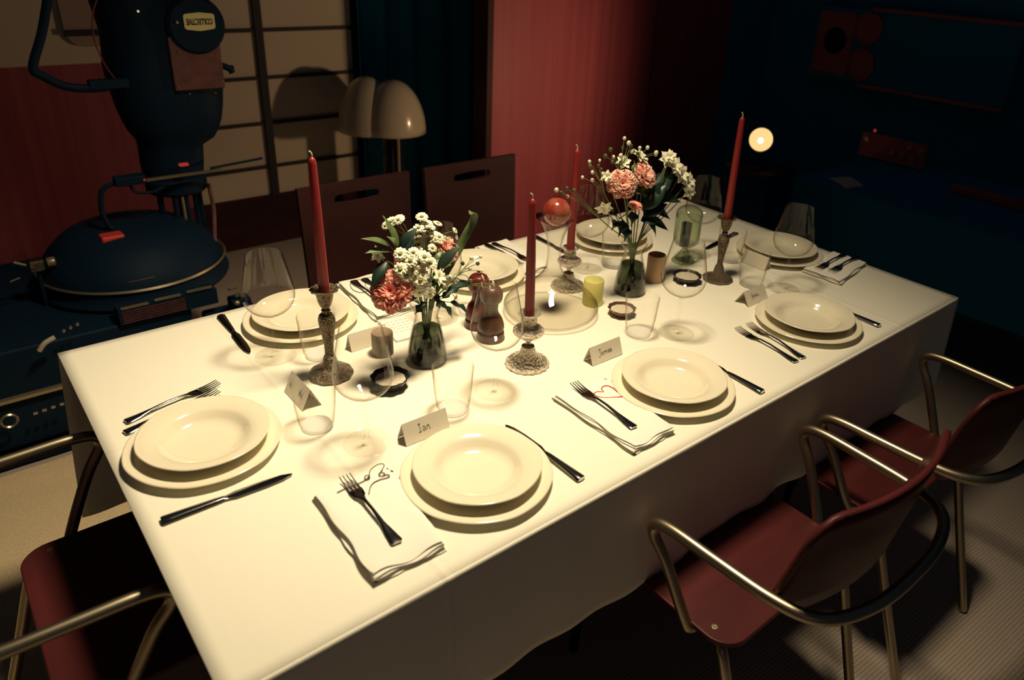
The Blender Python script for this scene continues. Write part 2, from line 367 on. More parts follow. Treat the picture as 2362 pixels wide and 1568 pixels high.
# ------------------------------------------------------------------ place settings
SEATS = [  # x, y, phrase
    (0.152, 0.540, 'at the left end of the table'),
    (0.512, 0.165, 'on the near edge beside the napkin with a line-drawn hand'),
    (1.043, 0.161, 'on the near edge beside the red heart napkin'),
    (1.588, 0.164, 'on the near edge beside two bare forks'),
    (0.505, 0.915, 'on the far edge behind the leftmost wine glass'),
    (1.035, 0.905, 'on the far edge behind the left bouquet'),
    (1.565, 0.893, 'on the far edge behind the right bouquet'),
    (1.953, 0.503, 'at the right end of the table')]
def scal(k, a0):
    return lambda a, r, z: 1 + (0.010 * (abs(math.cos(k*a/2 + a0))**6) * (1 if r > a0*0 + 0.10 else 0))
charger = MB().lathe([(0, .0012), (.074, .0012), (.078, 0.0), (.082, .0014), (.092, .0045), (.112, .0100), (.1345, .0140), (.1378, .0160), (.1370, .0176), (.1340, .0180),
                      (.131, .0166), (.128, .0170), (.112, .0130), (.097, .0085), (.088, .0052), (0, .0046)], 96, rmod=scal(6, 0))
ch0 = charger.build('charger_plate', 'china', flat_angle=75)
soup = MB().lathe([(0, .0062), (.052, .0062), (.055, .0050), (.058, .0065), (.074, .0150), (.084, .0240), (.1140, .0335), (.1168, .0352), (.1165, .0370), (.1140, .0374),
                   (.1115, .0362), (.1085, .0364), (.096, .0334), (.0835, .0304), (.0775, .0262), (.0715, .0180), (.063, .0115), (.050, .0092), (0, .0088)], 96, rmod=scal(6, 0))
so0 = soup.build('soup_plate', 'china', flat_angle=75)
for i, (x, y, ph) in enumerate(SEATS):
    c = ch0 if i == 0 else copy_tree(ch0); c.location = (x, y, TZ + .0008); c.rotation_euler = (0, 0, i * .37)
    tag(c, 'wide cream dinner plate ' + ph, 'plate', 'cream dinner plates at the eight places')
    s = so0 if i == 0 else copy_tree(so0); s.location = (x + .002, y + .001, TZ + .0008); s.rotation_euler = (0, 0, i * .51)
    tag(s, 'cream rimmed soup plate ' + ph, 'plate', 'cream soup plates at the eight places')

# wine glasses
t = 0.0008
outer = prof([(.0, .0), (.030, .0002), (.0455, .0012)], 2) + [(.0462, .0020)]
gp = [(0, .0004), (.044, .0004), (.0462, .0016), (.0440, .0026), (.0200, .0042), (.0075, .0075), (.0042, .014), (.0036, .030), (.0034, .070), (.0042, .095), (.0075, .1045),
      (.020, .1100), (.038, .1205), (.050, .1340), (.0555, .1490), (.0562, .1600), (.0535, .1790), (.0465, .2150), (.0385, .2535)]
gpo = prof(gp[9:], 5)
gi = [(r - .0009 if z > .112 else max(0, r - .004), z) for r, z in gpo if z > .1085]
gpts = gp[:9] + gpo + [(.0380, .2540)] + [(max(0.0, r), z + .0006) for r, z in reversed(gi)] + [(0, .1085)]
wg = MB().lathe(gpts, 56)
WG = [(0.387, 0.788, 'tall empty wine glass, leftmost, in front of the far left plate'),
      (0.401, 0.374, 'large empty wine glass overlapping the dark salt bowl, nearest the camera'),
      (0.714, 0.382, 'empty wine glass in front of the wooden pepper mill'),
      (1.250, 0.330, 'empty wine glass right of the tumbler behind the heart-napkin plate'),
      (1.730, 0.333, 'empty wine glass behind the rightmost name card'),
      (1.338, 0.764, 'wine glass left of the right bouquet, behind the red candle'),
      (1.722, 0.655, 'wine glass farthest back, behind the rightmost red candle'),
      (0.799, 0.737, 'wine glass half hidden behind the left bouquet')]
g0 = None
for x, y, lb in WG:
    if g0 is None:
        g0 = thing('wine_glass', lb, 'glass', (x, y, TZ + .0008), 0, 'wine glasses on the table')
        # foot and stem, then bowl
        fs = MB().lathe(gp[:9] + [(.0042, .0985), (0, .0985)], 48).build('stem_and_foot', 'glass', g0)
        bo = MB().lathe([(0, .0985)] + [p for p in gpo if p[1] >= .0985] + [(.0380, .2540)] + [(max(0.0, r), z + .0006) for r, z in reversed(gi)] + [(0, .1085)], 56).build('bowl', 'glass', g0)
    else: dup(g0, lb, (x, y, TZ + .0008))
# tumblers
TB = [(0.469, 0.737, 'water tumbler behind the tall ornate left candlestick'),
      (0.347, 0.481, 'water tumbler in front of the left-facing name card'),
      (0.598, 0.374, 'water tumbler just behind the name card reading Ian'),
      (1.170, 0.386, 'water tumbler right of the crystal candlestick, beside the brown dish'),
      (1.671, 0.408, 'water tumbler behind the rightmost name card'),
      (1.426, 0.738, 'water tumbler between the right bouquet and the far wine glass'),
      (0.887, 0.728, 'water tumbler behind the left bouquet and pepper mill'),
      (1.772, 0.566, 'water tumbler behind the right pewter candlestick')]
t0 = None
for x, y, lb in TB:
    if t0 is None:
        t0 = thing('water_tumbler', lb, 'glass', (x, y, TZ + .0008), 0, 'water tumblers on the table')
        MB().lathe([(0, 0), (.029, 0), (.0315, .0015), (.0345, .012), (.0390, .050), (.0430, .103), (.0430, .1040), (.0421, .1040), (.0381, .050), (.0336, .014), (.0295, .0085), (0, .0080)], 56).build('wall', 'glass', t0)
        MB().lathe([(0, .0006), (.0285, .0006), (.0300, .0030), (.0285, .0072), (0, .0078)], 48).build('base', 'glass_base_caustic', t0)
    else: dup(t0, lb, (x, y, TZ + .0008))

# decanter with ball
dc = thing('decanter', 'wide flat-bottomed clear glass decanter in the middle of the table', 'decanter', (1.058, 0.602, TZ + .0008))
op = prof([(.0, 0), (.095, .0), (.116, .006), (.1255, .020), (.1225, .034), (.100, .058), (.066, .082), (.038, .105), (.0225, .130), (.0178, .158), (.0180, .185), (.0225, .215), (.0340, .245), (.0425, .262)], 4)
ip = [(max(0, r - .0022), z + (.003 if z < .02 else .0)) for r, z in op]
MB().lathe(op + list(reversed(ip)), 72).build('vessel', 'glass_thick', dc)
MB().lathe([(.0425 + .0016*math.cos(a), .262 + .0016*math.sin(a)) for a in [2*PI*i/8 for i in range(9)]], 64).build('lip', 'glass_thick', dc)
sb = MB().sphere((0, 0, 0), .0355, 40).build('stopper_ball', 'ball', loc=(1.058, 0.602, TZ + .0008 + .283)); tag(sb, 'shiny red ball resting in the mouth of the decanter', 'ball')

# ------------------------------------------------------------------ candlesticks and candles
def ornate_stick(label, loc):
    r = thing('candlestick', label, 'candlestick', loc, 0, 'tall ornate pewter candlesticks')
    fl = lambda a, rr, z: 1 + .035 * math.sin(8*a)
    MB().lathe(prof([(0, 0), (.042, 0), (.048, .003), (.046, .008), (.032, .014), (.020, .020), (.0165, .030), (.014, .042), (.0105, .050)], 3), 56, rmod=lambda a, rr, z: 1 + .02*math.sin(10*a)).build('base', 'silver', r)
    MB().lathe(prof([(.0105, .050), (.0095, .056), (.0100, .075), (.0130, .100), (.0165, .122), (.0180, .136), (.0150, .148), (.0085, .155), (.0098, .160), (.0060, .164)], 4), 40, rmod=fl).build('shaft', 'silver', r)
    MB().lathe(prof([(.0060, .164), (.010, .168), (.0150, .180), (.0185, .198), (.0200, .204)], 3) + [(.0185, .205), (.012, .200), (0, .198)], 40).build('cup', 'silver', r)
    MB().lathe([(.0125, .2035), (.024, .2045), (.0290, .2075), (.0300, .2100), (.0280, .2105), (.022, .2070), (.0125, .2060)], 56, rmod=lambda a, rr, z: 1 + (.05 if rr > .026 else 0) * math.sin(12*a)).build('drip_pan', 'silver', r)
    return r
ornate_stick('tall ornate pewter candlestick, front left, holding a red candle', (0.455, 0.645, TZ + .0008))
ornate_stick('tall ornate pewter candlestick at the right with a red candle', (1.620, 0.490, TZ + .0008)).scale = (.93, .93, .93)
def crystal_stick(label, loc):
    r = thing('candlestick', label, 'candlestick', loc, 0, 'crystal and silver candlesticks')
    MB().lathe(prof([(0, 0), (.047, 0), (.0505, .004), (.047, .010), (.034, .017), (.022, .028), (.0165, .042), (.0150, .048)], 4) + [(0, .049)], 64, rmod=lambda a, rr, z: 1 + (.03 if rr > .036 else .0) * math.sin(18*a)).build('base', 'silver_bright', r)
    MB().lathe(prof([(.0150, .048), (.0075, .052), (.0060, .058), (.0080, .064), (.0060, .068)], 3), 24).build('neck', 'glass_cut', r)
    MB().lathe(prof([(.006, .068), (.020, .071), (.0330, .082), (.0350, .088), (.0310, .095), (.0150, .102), (.0120, .106)], 4), 48, rmod=lambda a, rr, z: 1 + (.05 if rr > .02 else 0) * abs(math.sin(9*a))).build('bobeche', 'silver_bright', r)
    MB().lathe(prof([(.0120, .104), (.0175, .108), (.0185, .116), (.0165, .124), (.0230, .129), (.0262, .133)], 4) + [(.0250, .1345), (.013, .129), (0, .128)], 44).build('cup', 'silver_bright', r)
    return r
crystal_stick('bright crystal candlestick in front of the decanter with a red candle', (0.842, 0.431, TZ + .0008))
crystal_stick('crystal candlestick behind the decanter holding a red candle', (1.207, 0.702, TZ + .0008)).scale = (.95, .95, .9)
def candle(label, loc, L, tilt=(0, 0)):
    r = thing('taper_candle', label, 'candle', loc, 0, 'red taper candles'); r.rotation_euler = (tilt[0], tilt[1], 0)
    MB().lathe([(0, 0), (.0112, 0), (.0112, .02), (.0104, L*.5), (.0080, L - .012), (.0066, L - .005), (.0035, L - .001), (0, L)], 28).build('wax', 'wax', r)
    MB().tube(spline([(0, 0, L - .001), (.0005, 0, L + .005), (-.001, .0005, L + .009), (-.004, .001, L + .012)], 4), .0013, 6).build('wick', 'wick', r)
candle('unlit red taper candle in the front left pewter candlestick', (0.455, 0.645, 0.949), 0.295, (0.0, -0.010))
candle('unlit red taper candle in front of the decanter', (0.842, 0.431, 0.879), 0.276, (0, -0.024))
candle('unlit red taper candle behind the decanter and its red ball', (1.207, 0.702, 0.866), 0.284, (0, 0))
candle('unlit red taper candle farthest right, beside the glowing lamp', (1.620, 0.490, 0.935), 0.302, (0, -0.02))

# ------------------------------------------------------------------ mills, bowls, votives, green glass
def mill(label, loc, mat, h=1.0):
    r = thing('pepper_mill', label, 'pepper mill', loc)
    MB().lathe(prof([(0, 0), (.0325, 0), (.0335, .006), (.0330, .018), (.0300, .024), (.0325, .030), (.0320, .040), (.0270, .056), (.0195, .068), (.0165, .080), (.0185, .098)], 4) + [(0, .098)], 48).build('body', mat, r)
    MB().lathe(prof([(.0185, .0985), (.0245, .1030), (.0275, .1150), (.0262, .1280), (.0180, .1390), (.006, .1425), (0, .1428)], 4), 48).build('head', mat, r)
    MB().lathe([(0, .1425), (.004, .1425), (.0055, .1450), (.005, .1485), (0, .1495)], 20).build('knob', 'steel', r)
mill('brown wooden pepper mill left of the crystal candlestick', (0.845, 0.580, TZ + .0008), 'mill')
mill('dark red mill mostly hidden behind the brown pepper mill', (0.858, 0.652, TZ + .0008), 'mill_red')
def bowl(label, loc, mat, R, h, content='salt', name='salt_bowl', cat='bowl'):
    r = thing(name, label, cat, loc)
    fl = lambda a, rr, z: 1 + .07 * abs(math.cos(5*a)) * (rr / R)
    MB().lathe(prof([(0, 0), (R*.55, 0), (R*.78, h*.35), (R*.97, h*.95)], 4) + [(R, h), (R*.94, h)] + prof([(R*.86, h*.80), (R*.6, h*.35), (0, h*.25)], 4), 60, rmod=fl).build('bowl_body', mat, r)
    MB().lathe([(R*.80, h*.72), (R*.6, h*.80), (R*.3, h*.84), (0, h*.86)], 40, rmod=lambda a, rr, z: 1 + .06 * abs(math.cos(5*a)) * (rr / R)).build('salt_heap', content, r)
bowl('black scalloped bowl of coarse salt, front left of the left vase', (0.537, 0.527, TZ + .0008), 'black_bowl', .040, .026)
bowl('small brown metal dish of salt beside the front tumbler', (1.210, 0.488, TZ + .0008), 'brown_bowl', .036, .020)
bowl('black scalloped salt bowl beside the right pewter candlestick', (1.527, 0.532, TZ + .0008), 'black_bowl', .041, .022)
def votive(label, loc, mat, R, h):
    r = thing('pillar_candle', label, 'candle', loc)
    MB().lathe([(0, 0), (R*.97, 0), (R, .002), (R, h-.003), (R*.95, h), (R*.6, h-.003), (0, h-.006)], 40).build('wax', mat, r)
    MB().tube([(0, 0, h-.006), (0, .0004, h+.003)], .0009, 6).build('wick', 'wick', r)
votive('yellow-green pillar candle right of the decanter', (1.190, 0.581, TZ + .0008), 'yellow_wax', .0275, .072)
votive('tan pillar candle just right of the right vase', (1.452, 0.592, TZ + .0008), 'tan_wax', .0270, .082)
votive('taupe pillar candle left of the left vase', (0.594, 0.664, TZ + .0008), 'taupe_wax', .0250, .056)
gg = thing('green_glass_jar', 'green glass domed jar on a flared foot left of the right candlestick', 'jar', (1.640, 0.642, TZ + .0008))
MB().lathe(prof([(0, 0), (.034, 0), (.0365, .003), (.028, .012), (.013, .034), (.0085, .042)], 4) + [(0, .043)], 44).build('foot', 'glass_green', gg)
MB().lathe(prof([(.0085, .042), (.012, .047), (.034, .060), (.0400, .075), (.0405, .120), (.0405, .150)], 4) + [(.0385, .150)] + [(.0385, .078), (.031, .063), (0, .050)], 48).build('body', 'glass_green', gg)
MB().lathe(prof([(.0410, .150), (.0395, .163), (.030, .175), (.015, .182), (0, .184)], 5), 48).build('dome', 'glass_green', gg)
MB().lathe([(0, .055), (.016, .055), (.016, .128), (0, .128)], 24).build('dark_reflection', 'gloss_black', gg, (-.006, 0, 0))  # black cylinder stands in for the dark room reflected in the glass

# ------------------------------------------------------------------ cutlery
def sections(mb, secs, n=10):
    """secs: (s, half width, z mid, half thickness) along +Y"""
    mb.grid(lambda u, v: (lambda q: (q[1]*math.cos(2*PI*u), q[0], q[2] + q[3]*math.sin(2*PI*u)))(secs[round(v*(len(secs)-1))]), n, len(secs), True)
    mb.f.append(tuple(len(mb.v) - len(secs)*n + k for k in range(n))); mb.f.append(tuple(len(mb.v) - n + k for k in range(n)))
def S(secs, n=5): return [tuple(p) for p in spline4(secs, n)]
def spline4(pts, n):
    out = []; N = len(pts)
    for i in range(N-1):
        for k in range(n):
            t = k/n; t = t*t*(3-2*t) if False else t
            out.append(tuple(a + (b-a)*t for a, b in zip(pts[i], pts[i+1])))
    out.append(pts[-1]); return out
def make_fork(label):
    r = thing('dinner_fork', label, 'fork', group='forks on the table')
    h = MB(); sections(h, S([(0, .0085, .0030, .0014), (.004, .0105, .0030, .0020), (.025, .0085, .0034, .0022), (.050, .0042, .0060, .0022), (.085, .0030, .0090, .0020), (.115, .0032, .0080, .0018), (.128, .0060, .0055, .0012)], 3), 12); h.build('handle', 'steel', r)
    t_ = MB(); sections(t_, S([(.127, .0058, .0056, .0012), (.134, .0100, .0040, .0011), (.146, .0122, .0022, .0011), (.154, .0125, .0018, .0011)], 3), 12)
    for k in range(4):
        x = (-1.5 + k) * .0066
        t_.tube([(x, .152, .0018), (x, .165, .0020), (x, .180, .0035), (x*.98, .195, .0065)], lambda t: .0019 - .0010*t, 6)
    t_.build('tines', 'steel', r)
    return r
def make_knife(label):
    r = thing('dinner_knife', label, 'knife', group='knives on the table')
    h = MB(); sections(h, S([(0, .0085, .0042, .0036), (.003, .0105, .0044, .0042), (.040, .0088, .0044, .0042), (.085, .0068, .0042, .0036), (.100, .0055, .0040, .0030)], 3), 12); h.build('handle', 'steel', r)
    b = MB(); sections(b, S([(.100, .0052, .0038, .0020), (.106, .0060, .0036, .0010), (.120, .0095, .0034, .0008), (.170, .0098, .0032, .0008), (.200, .0078, .0030, .0007), (.215, .0035, .0028, .0005), (.219, .0008, .0028, .0004)], 3), 12); b.build('blade', 'steel', r)
    return r
FORKS = [  # butt xy, tip xy, z
    ((0.053, 0.705), (0.240, 0.742), TZ, 'outer fork left of the left end plate'),
    ((0.043, 0.668), (0.237, 0.712), TZ, 'inner fork half under the rim of the left end plate'),
    ((0.305, 0.090), (0.311, 0.285), TZ + .0175, 'fork on the napkin with a line-drawn hand'),
    ((0.842, 0.087), (0.852, 0.282), TZ + .0165, 'fork crossing the red heart napkin'),
    ((1.412, 0.060), (1.449, 0.252), TZ, 'fork nearer the third front plate, of the pair on bare cloth'),
    ((1.381, 0.060), (1.402, 0.253), TZ, 'outer fork of the pair on bare cloth, front right'),
    ((0.704, 1.030), (0.698, 0.835), TZ + .0165, 'left fork on the far napkin behind the left bouquet'),
    ((0.735, 1.027), (0.735, 0.832), TZ + .0165, 'right fork on the far napkin behind the left bouquet'),
    ((1.172, 1.052), (1.163, 0.857), TZ + .0165, 'left fork on the napkin between the bouquets'),
    ((1.197, 1.050), (1.204, 0.855), TZ + .0165, 'right fork on the napkin between the bouquets'),
    ((2.105, 0.358), (1.911, 0.338), TZ + .0155, 'far fork on the napkin at the right end'),
    ((2.122, 0.322), (1.928, 0.302), TZ + .0155, 'near fork on the napkin at the right end')]
f0 = None
for a, b, z, lb in FORKS:
    if f0 is None: f0 = make_fork(lb); o = f0
    else: o = dup(f0, lb, (0, 0, 0))
    d = Vector(b) - Vector(a); o.location = (a[0], a[1], z + .0012); o.rotation_euler = (0, 0, math.atan2(-d.x, d.y))
    if z == TZ and a[0] > 0.3: pass
KNIVES = [
    ((0.030, 0.377), (0.246, 0.368), 'long knife beside the left end plate'),
    ((0.662, 0.045), (0.652, 0.264), 'knife right of the second plate, near the front edge'),
    ((1.195, 0.026), (1.199, 0.240), 'knife right of the red heart place setting'),
    ((1.739, 0.038), (1.744, 0.250), 'knife poking out right of the third front plate'),
    ((0.352, 1.050), (0.344, 0.836), 'knife left of the far left plate'),
    ((1.372, 1.055), (1.368, 0.838), 'knife behind the decanter, at the far edge'),
    ((1.992, 0.703), (1.780, 0.665), 'knife behind the right pewter candlestick')]
k0 = None
for a, b, lb in KNIVES:
    if k0 is None: k0 = make_knife(lb); o = k0
    else: o = dup(k0, lb, (0, 0, 0))
    d = Vector(b) - Vector(a); o.location = (a[0], a[1], TZ + .0010); o.rotation_euler = (0, 0, math.atan2(-d.x, d.y))

# ------------------------------------------------------------------ napkins with embroidery
def napkin(label, corners, layers=5, th=.0160, seed=0.0, flap=0.0):
    """corners: four xy on the cloth, in order; bottom edge is c[1]-c[2]"""
    cx = sum(c[0] for c in corners)/4; cy = sum(c[1] for c in corners)/4
    C = [Vector((c[0]-cx, c[1]-cy)) for c in corners]
    r = thing('napkin', label, 'napkin', (cx, cy, TZ + .0010), 0, 'folded white linen napkins')
    mb = MB()
    lt = th / layers
    for L in range(layers):
        z0 = L * lt
        sh = 1 - .008*L; jx = .0020*math.sin(seed*3 + L*2.1); jy = .0022*math.cos(seed*5 + L*1.7)
        def f(u, v, top=True):
            p = (C[0]*(1-u) + C[3]*u)*(1-v) + (C[1]*(1-u) + C[2]*u)*v
            wob = .0018*math.sin(v*14 + seed + L) * (1 if u < .02 or u > .98 else 0) + .0
            edge = min(u, 1-u, v, 1-v)
            puff = (1 - math.exp(-edge*40))
            wave = .0012*L/layers*math.sin(u*9 + seed)*math.cos(v*7 + L)*puff
            lift = .004*flap*L*max(0, v-.75)*math.sin(u*7+seed)
            z = z0 + wave + lift + (lt*.5 + lt*.46*puff if top else lt*.5 - lt*.46*puff)
            return (p.x*sh + jx + wob + .0015*math.sin(v*11+seed+L)*(2*u-1), p.y*sh + jy + .0022*math.sin(u*10+seed*2+L)*(2*v-1), max(0.0002, z))
        mb.grid(lambda u, v: f(u, v, True), 26, 34)
        mb.grid(lambda u, v: f(u, v, False), 26, 34)
    mb.build('folded_cloth', 'napkin', r, flat_angle=60)
    return r, (cx, cy)
def thread(parent, pts, z, mat, name='embroidery', rad=.0009, n=6):
    mb = MB()
    for line in pts:
        mb.tube(spline([(x, y, z) for x, y in line], n), rad, 5)
    return mb.build(name, mat, parent)
n1, c1 = napkin('folded white napkin embroidered with a line-drawn hand, front left', [(0.252, 0.287), (0.244, 0.052), (0.370, 0.047), (0.394, 0.270)], 5, .0165, 1.0, 1.0)
hand = [[(.283, .257), (.300, .258), (.330, .257), (.345, .262), (.356, .276), (.372, .283), (.382, .281), (.383, .274), (.372, .264), (.363, .257), (.366, .250), (.372, .252), (.372, .258), (.368, .261)],
        [(.366, .250), (.374, .249), (.377, .244), (.372, .241), (.358, .244), (.345, .243), (.335, .236), (.325, .222)],
        [(.338, .262), (.342, .268), (.348, .266), (.346, .259), (.340, .257), (.338, .262)]]
thread(n1, [[(x - c1[0], y - c1[1]) for x, y in l] for l in hand], .0184, 'dark_thread')
n2, c2 = napkin('folded white napkin embroidered with a red heart', [(0.792, 0.284), (0.797, 0.040), (0.917, 0.042), (0.932, 0.262)], 5, .0155, 2.3, .6)
heart = [[(.908, .184), (.884, .196), (.868, .208), (.862, .220), (.866, .229), (.876, .230), (.886, .222), (.890, .232), (.900, .238), (.911, .234), (.914, .220), (.911, .200), (.908, .184)]]
thread(n2, [[(x - c2[0], y - c2[1]) for x, y in l] for l in heart], .0160, 'red_thread', rad=.0012)
n3, c3 = napkin('folded white napkin with red and dark loops, far edge behind the left bouquet', [(0.672, 1.058), (0.657, 0.812), (0.782, 0.812), (0.802, 1.058)], 5, .0155, 3.1, .4)
loops = [[(.69, 1.02), (.68, .985), (.69, .955), (.715, .96), (.72, .99), (.745, 1.03), (.77, 1.02), (.775, .98), (.75, .965), (.73, .98)]]
thread(n3, [[(x - c3[0], y - c3[1]) for x, y in l] for l in loops], .0160, 'dark_thread', rad=.0008)
for q in ([(.712, 1.035), (.735, 1.03)], [(.72, .95), (.745, .942)], [(.77, 1.0), (.776, .975)]):
    thread(n3, [[(x - c3[0], y - c3[1]) for x, y in q]], .0160, 'red_thread', rad=.0014)
n4, c4 = napkin('folded white napkin on the far edge between the two bouquets', [(1.142, 1.070), (1.108, 0.815), (1.237, 0.826), (1.262, 1.072)], 5, .0155, 4.4, .3)
n5, c5 = napkin('folded white napkin at the right end of the table', [(1.890, 0.375), (1.900, 0.249), (2.118, 0.286), (2.116, 0.400)], 5, .0145, 5.2, .3)
scr = [[(1.96, .36), (1.975, .375), (1.99, .36), (1.97, .345), (1.96, .32), (1.99, .31), (2.02, .33)]]
thread(n5, [[(x - c5[0], y - c5[1]) for x, y in l] for l in scr], .0150, 'dark_thread', rad=.0007)

# ------------------------------------------------------------------ name cards and menu
def card(label, c, rotz, L=.098, h=.040, d=.034, strokes=None):
    r = thing('place_card', label, 'name card', (c[0], c[1], TZ + .0010), rotz, 'folded paper name cards')
    mb = MB(); t_ = .0004
    mb.add([(-L/2, -d/2, 0), (L/2, -d/2, 0), (L/2, 0, h), (-L/2, 0, h), (L/2, d/2, 0), (-L/2, d/2, 0)], [(0, 1, 2, 3), (3, 2, 4, 5)])
    mb.build('folded_paper', 'paper', r, smooth=False, solid=.0005)
    if strokes:   # written on the front face; strokes in face units: u 0..1 across, v 0..1 up
        ink = MB()
        for s in strokes:
            pts = [(-L/2 + u*L, -d/2 + v*d/2 - .0006, v*h + .0003) for u, v in s]
            ink.tube(spline(pts, 4), .00036, 4)
        ink.build('handwriting', 'ink', r)
    return r
def sc_(st, x0, y0, sx, sy): return [[(x0 + u*sx, y0 + v*sy) for u, v in s] for s in st]
ian = [[(.0, 1), (.22, 1.03)], [(.11, 1), (.10, .0)], [(-.02, 0), (.22, .02)],
       [(.50, .52), (.40, .55), (.34, .30), (.38, .03), (.48, .10), (.53, .50)], [(.53, .50), (.53, .2), (.60, .02)],
       [(.68, .5), (.69, .02)], [(.69, .35), (.80, .55), (.86, .40), (.87, .02), (.94, .05)]]
jam = [[(.02, 1.0), (.16, 1.04)], [(.10, 1.0), (.09, .2), (.04, -.25), (-.02, -.1)],
       [(.26, .50), (.19, .45), (.17, .1), (.26, .08), (.29, .48), (.29, .1), (.34, .1)],
       [(.37, .5), (.37, .08)], [(.37, .4), (.43, .5), (.45, .1)], [(.45, .4), (.51, .5), (.53, .1), (.56, .12)],
       [(.60, .48), (.60, .1)], [(.605, .72), (.61, .74)], [(.65, .3), (.73, .35), (.71, .52), (.65, .40), (.66, .10), (.76, .12)],
       [(.79, .3), (.88, .36), (.86, .52), (.79, .42), (.80, .10), (.93, .14)]]
ant = [[(.0, -.2), (.06, .6), (.10, 1.0), (.12, .5), (.13, 0)], [(.05, .4), (.16, .45)], [(.2, .5), (.2, .05)], [(.2, .4), (.28, .5), (.30, .05)],
       [(.36, .8), (.36, .1), (.40, .05)], [(.44, .5), (.44, .05)], [(.44, .4), (.50, .5), (.52, .05)], [(.52, .4), (.58, .5), (.60, .05)],
       [(.66, .5), (.67, .05)], [(.67, .4), (.74, .5), (.76, .08)], [(.84, .5), (.84, .05), (.90, .1)]]
wsc = [[(.0, .9), (.06, .1), (.12, .7), (.18, .1), (.24, 1.0)], [(.3, .5), (.36, .2), (.4, .5), (.44, .1)], [(.5, .9), (.5, .1), (.58, .1)]]
card('paper name card reading Ian in front of the second near plate', (0.506, 0.338), 0.0, .100, .041, .034, sc_(ian, .33, .38, .27, .36))
card('paper name card reading Jamie left of the third place setting', (1.010, 0.350), 0.0, .100, .041, .032, sc_(jam, .26, .38, .46, .34))
card('small paper name card in front of the rightmost tumbler', (1.585, 0.341), 0.03, .098, .038, .046, sc_(ant, .28, .40, .40, .34))
card('name card turned to the left end, half behind a tumbler', (0.366, 0.592), -PI/2, .092, .044, .042, sc_(wsc, .62, .35, .35, .4))
card('blank-backed name card seen through the nearest wine glass bowl', (0.585, 0.722), PI, .098, .040, .030)
card('name card turned to the right end, behind the rightmost tumbler', (1.812, 0.492), PI/2, .092, .040, .034)
mn = thing('menu', 'folded white menu sheet left of the left vase, under the far napkin', 'menu', (0.692, 0.742, TZ + .0010), -.1)
MB().box(-.042, -.058, 0, .042, .058, .006).build('sheet', 'menu', mn, smooth=False, bevel=.001)
ml = MB()
for k in range(5):
    for j in range(5): ml.box(-.030 + j*.012, .035 - k*.014, .0061, -.022 + j*.012, .0362 - k*.014, .0063)
ml.build('printed_lines', 'taupe_wax', mn, smooth=False)

# ------------------------------------------------------------------ vases and flowers
def vase(label, loc, sc_h=1.0):
    r = thing('flower_vase', label, 'vase', loc, 0, 'clear glass carafe vases')
    op = prof([(0, 0), (.040, 0), (.0445, .004), (.0445, .018), (.0415, .045), (.0350, .080), (.0275, .108), (.0268, .120), (.0305, .133), (.0375, .148)], 4)
    ip = [(max(0, a - .0022), b + (.004 if b < .006 else 0)) for a, b in op]
    MB().lathe(op + list(reversed(ip)), 56).build('carafe', 'glass_thick', r)
    wp = [(0, .0050), (.0385, .0050)] + [(a - .0028, b) for a, b in op if .006 < b < .088]
    MB().lathe(wp + [(0, wp[-1][1])], 48).build('water', 'water', r)
    return r
V1 = (0.660, 0.575); V2 = (1.331, 0.577)
vase('clear glass carafe vase holding the left bouquet', (*V1, TZ + .0008))
vase('clear glass carafe vase holding the right bouquet', (*V2, TZ + .0008)).rotation_euler = (0, 0, .5)
def stem_path(V, head, k=0.0, out=0.0):
    a = random.uniform(0, 2*PI); r = .020
    dirv = Vector((head[0]-V[0], head[1]-V[1])); 
    e = dirv.normalized() if dirv.length > .001 else Vector((1, 0))
    nk = min(.017, dirv.length*.35)
    return spline([(V[0] - e.x*.022 + .004*math.cos(a), V[1] - e.y*.022 + .004*math.sin(a), TZ + .010), (V[0] + .005*math.cos(a), V[1] + .005*math.sin(a), TZ + .075),
                   (V[0] + e.x*nk, V[1] + e.y*nk, TZ + .148), (V[0]*.35 + head[0]*.65, V[1]*.35 + head[1]*.65, (TZ + .148)*.40 + head[2]*.60), tuple(head)], 6)
def basis(nrm):
    n = Vector(nrm).normalized(); u = n.orthogonal().normalized(); return u, n.cross(u), n
def petal_fan(mb, c, nrm, R, n, w, elev, cup=0.2, ruffle=0.0, rnd=0.0, L=4, Wd=3, inner=0.12, point=0.0):
    u, v, n_ = basis(nrm); c = Vector(c); ph = random.uniform(0, 2*PI)
    for i in range(n):
        a = ph + 2*PI*i/n + random.uniform(-rnd, rnd); e = elev + random.uniform(-rnd, rnd)*.6; RR = R*(1 + random.uniform(-rnd, rnd)*.3)
        d = u*math.cos(a) + v*math.sin(a); s = u*-math.sin(a) + v*math.cos(a)
        vs = []; fs = []
        rs = random.uniform(0, 6)
        for j in range(L+1):
            t_ = j/L; rad = RR*(inner + (1-inner)*t_); el = e*(1 - cup*t_)
            ww = w*RR*math.sin(PI*min(.999, (.18 + .62*t_ + point*.2*t_)))
            if point and j == L: ww *= (1 - point)
            for k in range(Wd+1):
                q = (k/Wd - .5)*2
                rf = ruffle*RR*t_*math.sin(k*2.4 + rs)
                p = c + d*(rad*math.cos(el) - abs(q)**2*RR*.07*t_) + n_*(rad*math.sin(el) + rf + abs(q)*RR*.05) + s*q*ww
                vs.append(p)
        for j in range(L):
            for k in range(Wd):
                b_ = j*(Wd+1)+k; fs.append((b_, b_+1, b_+Wd+2, b_+Wd+1))
        mb.add(vs, fs)
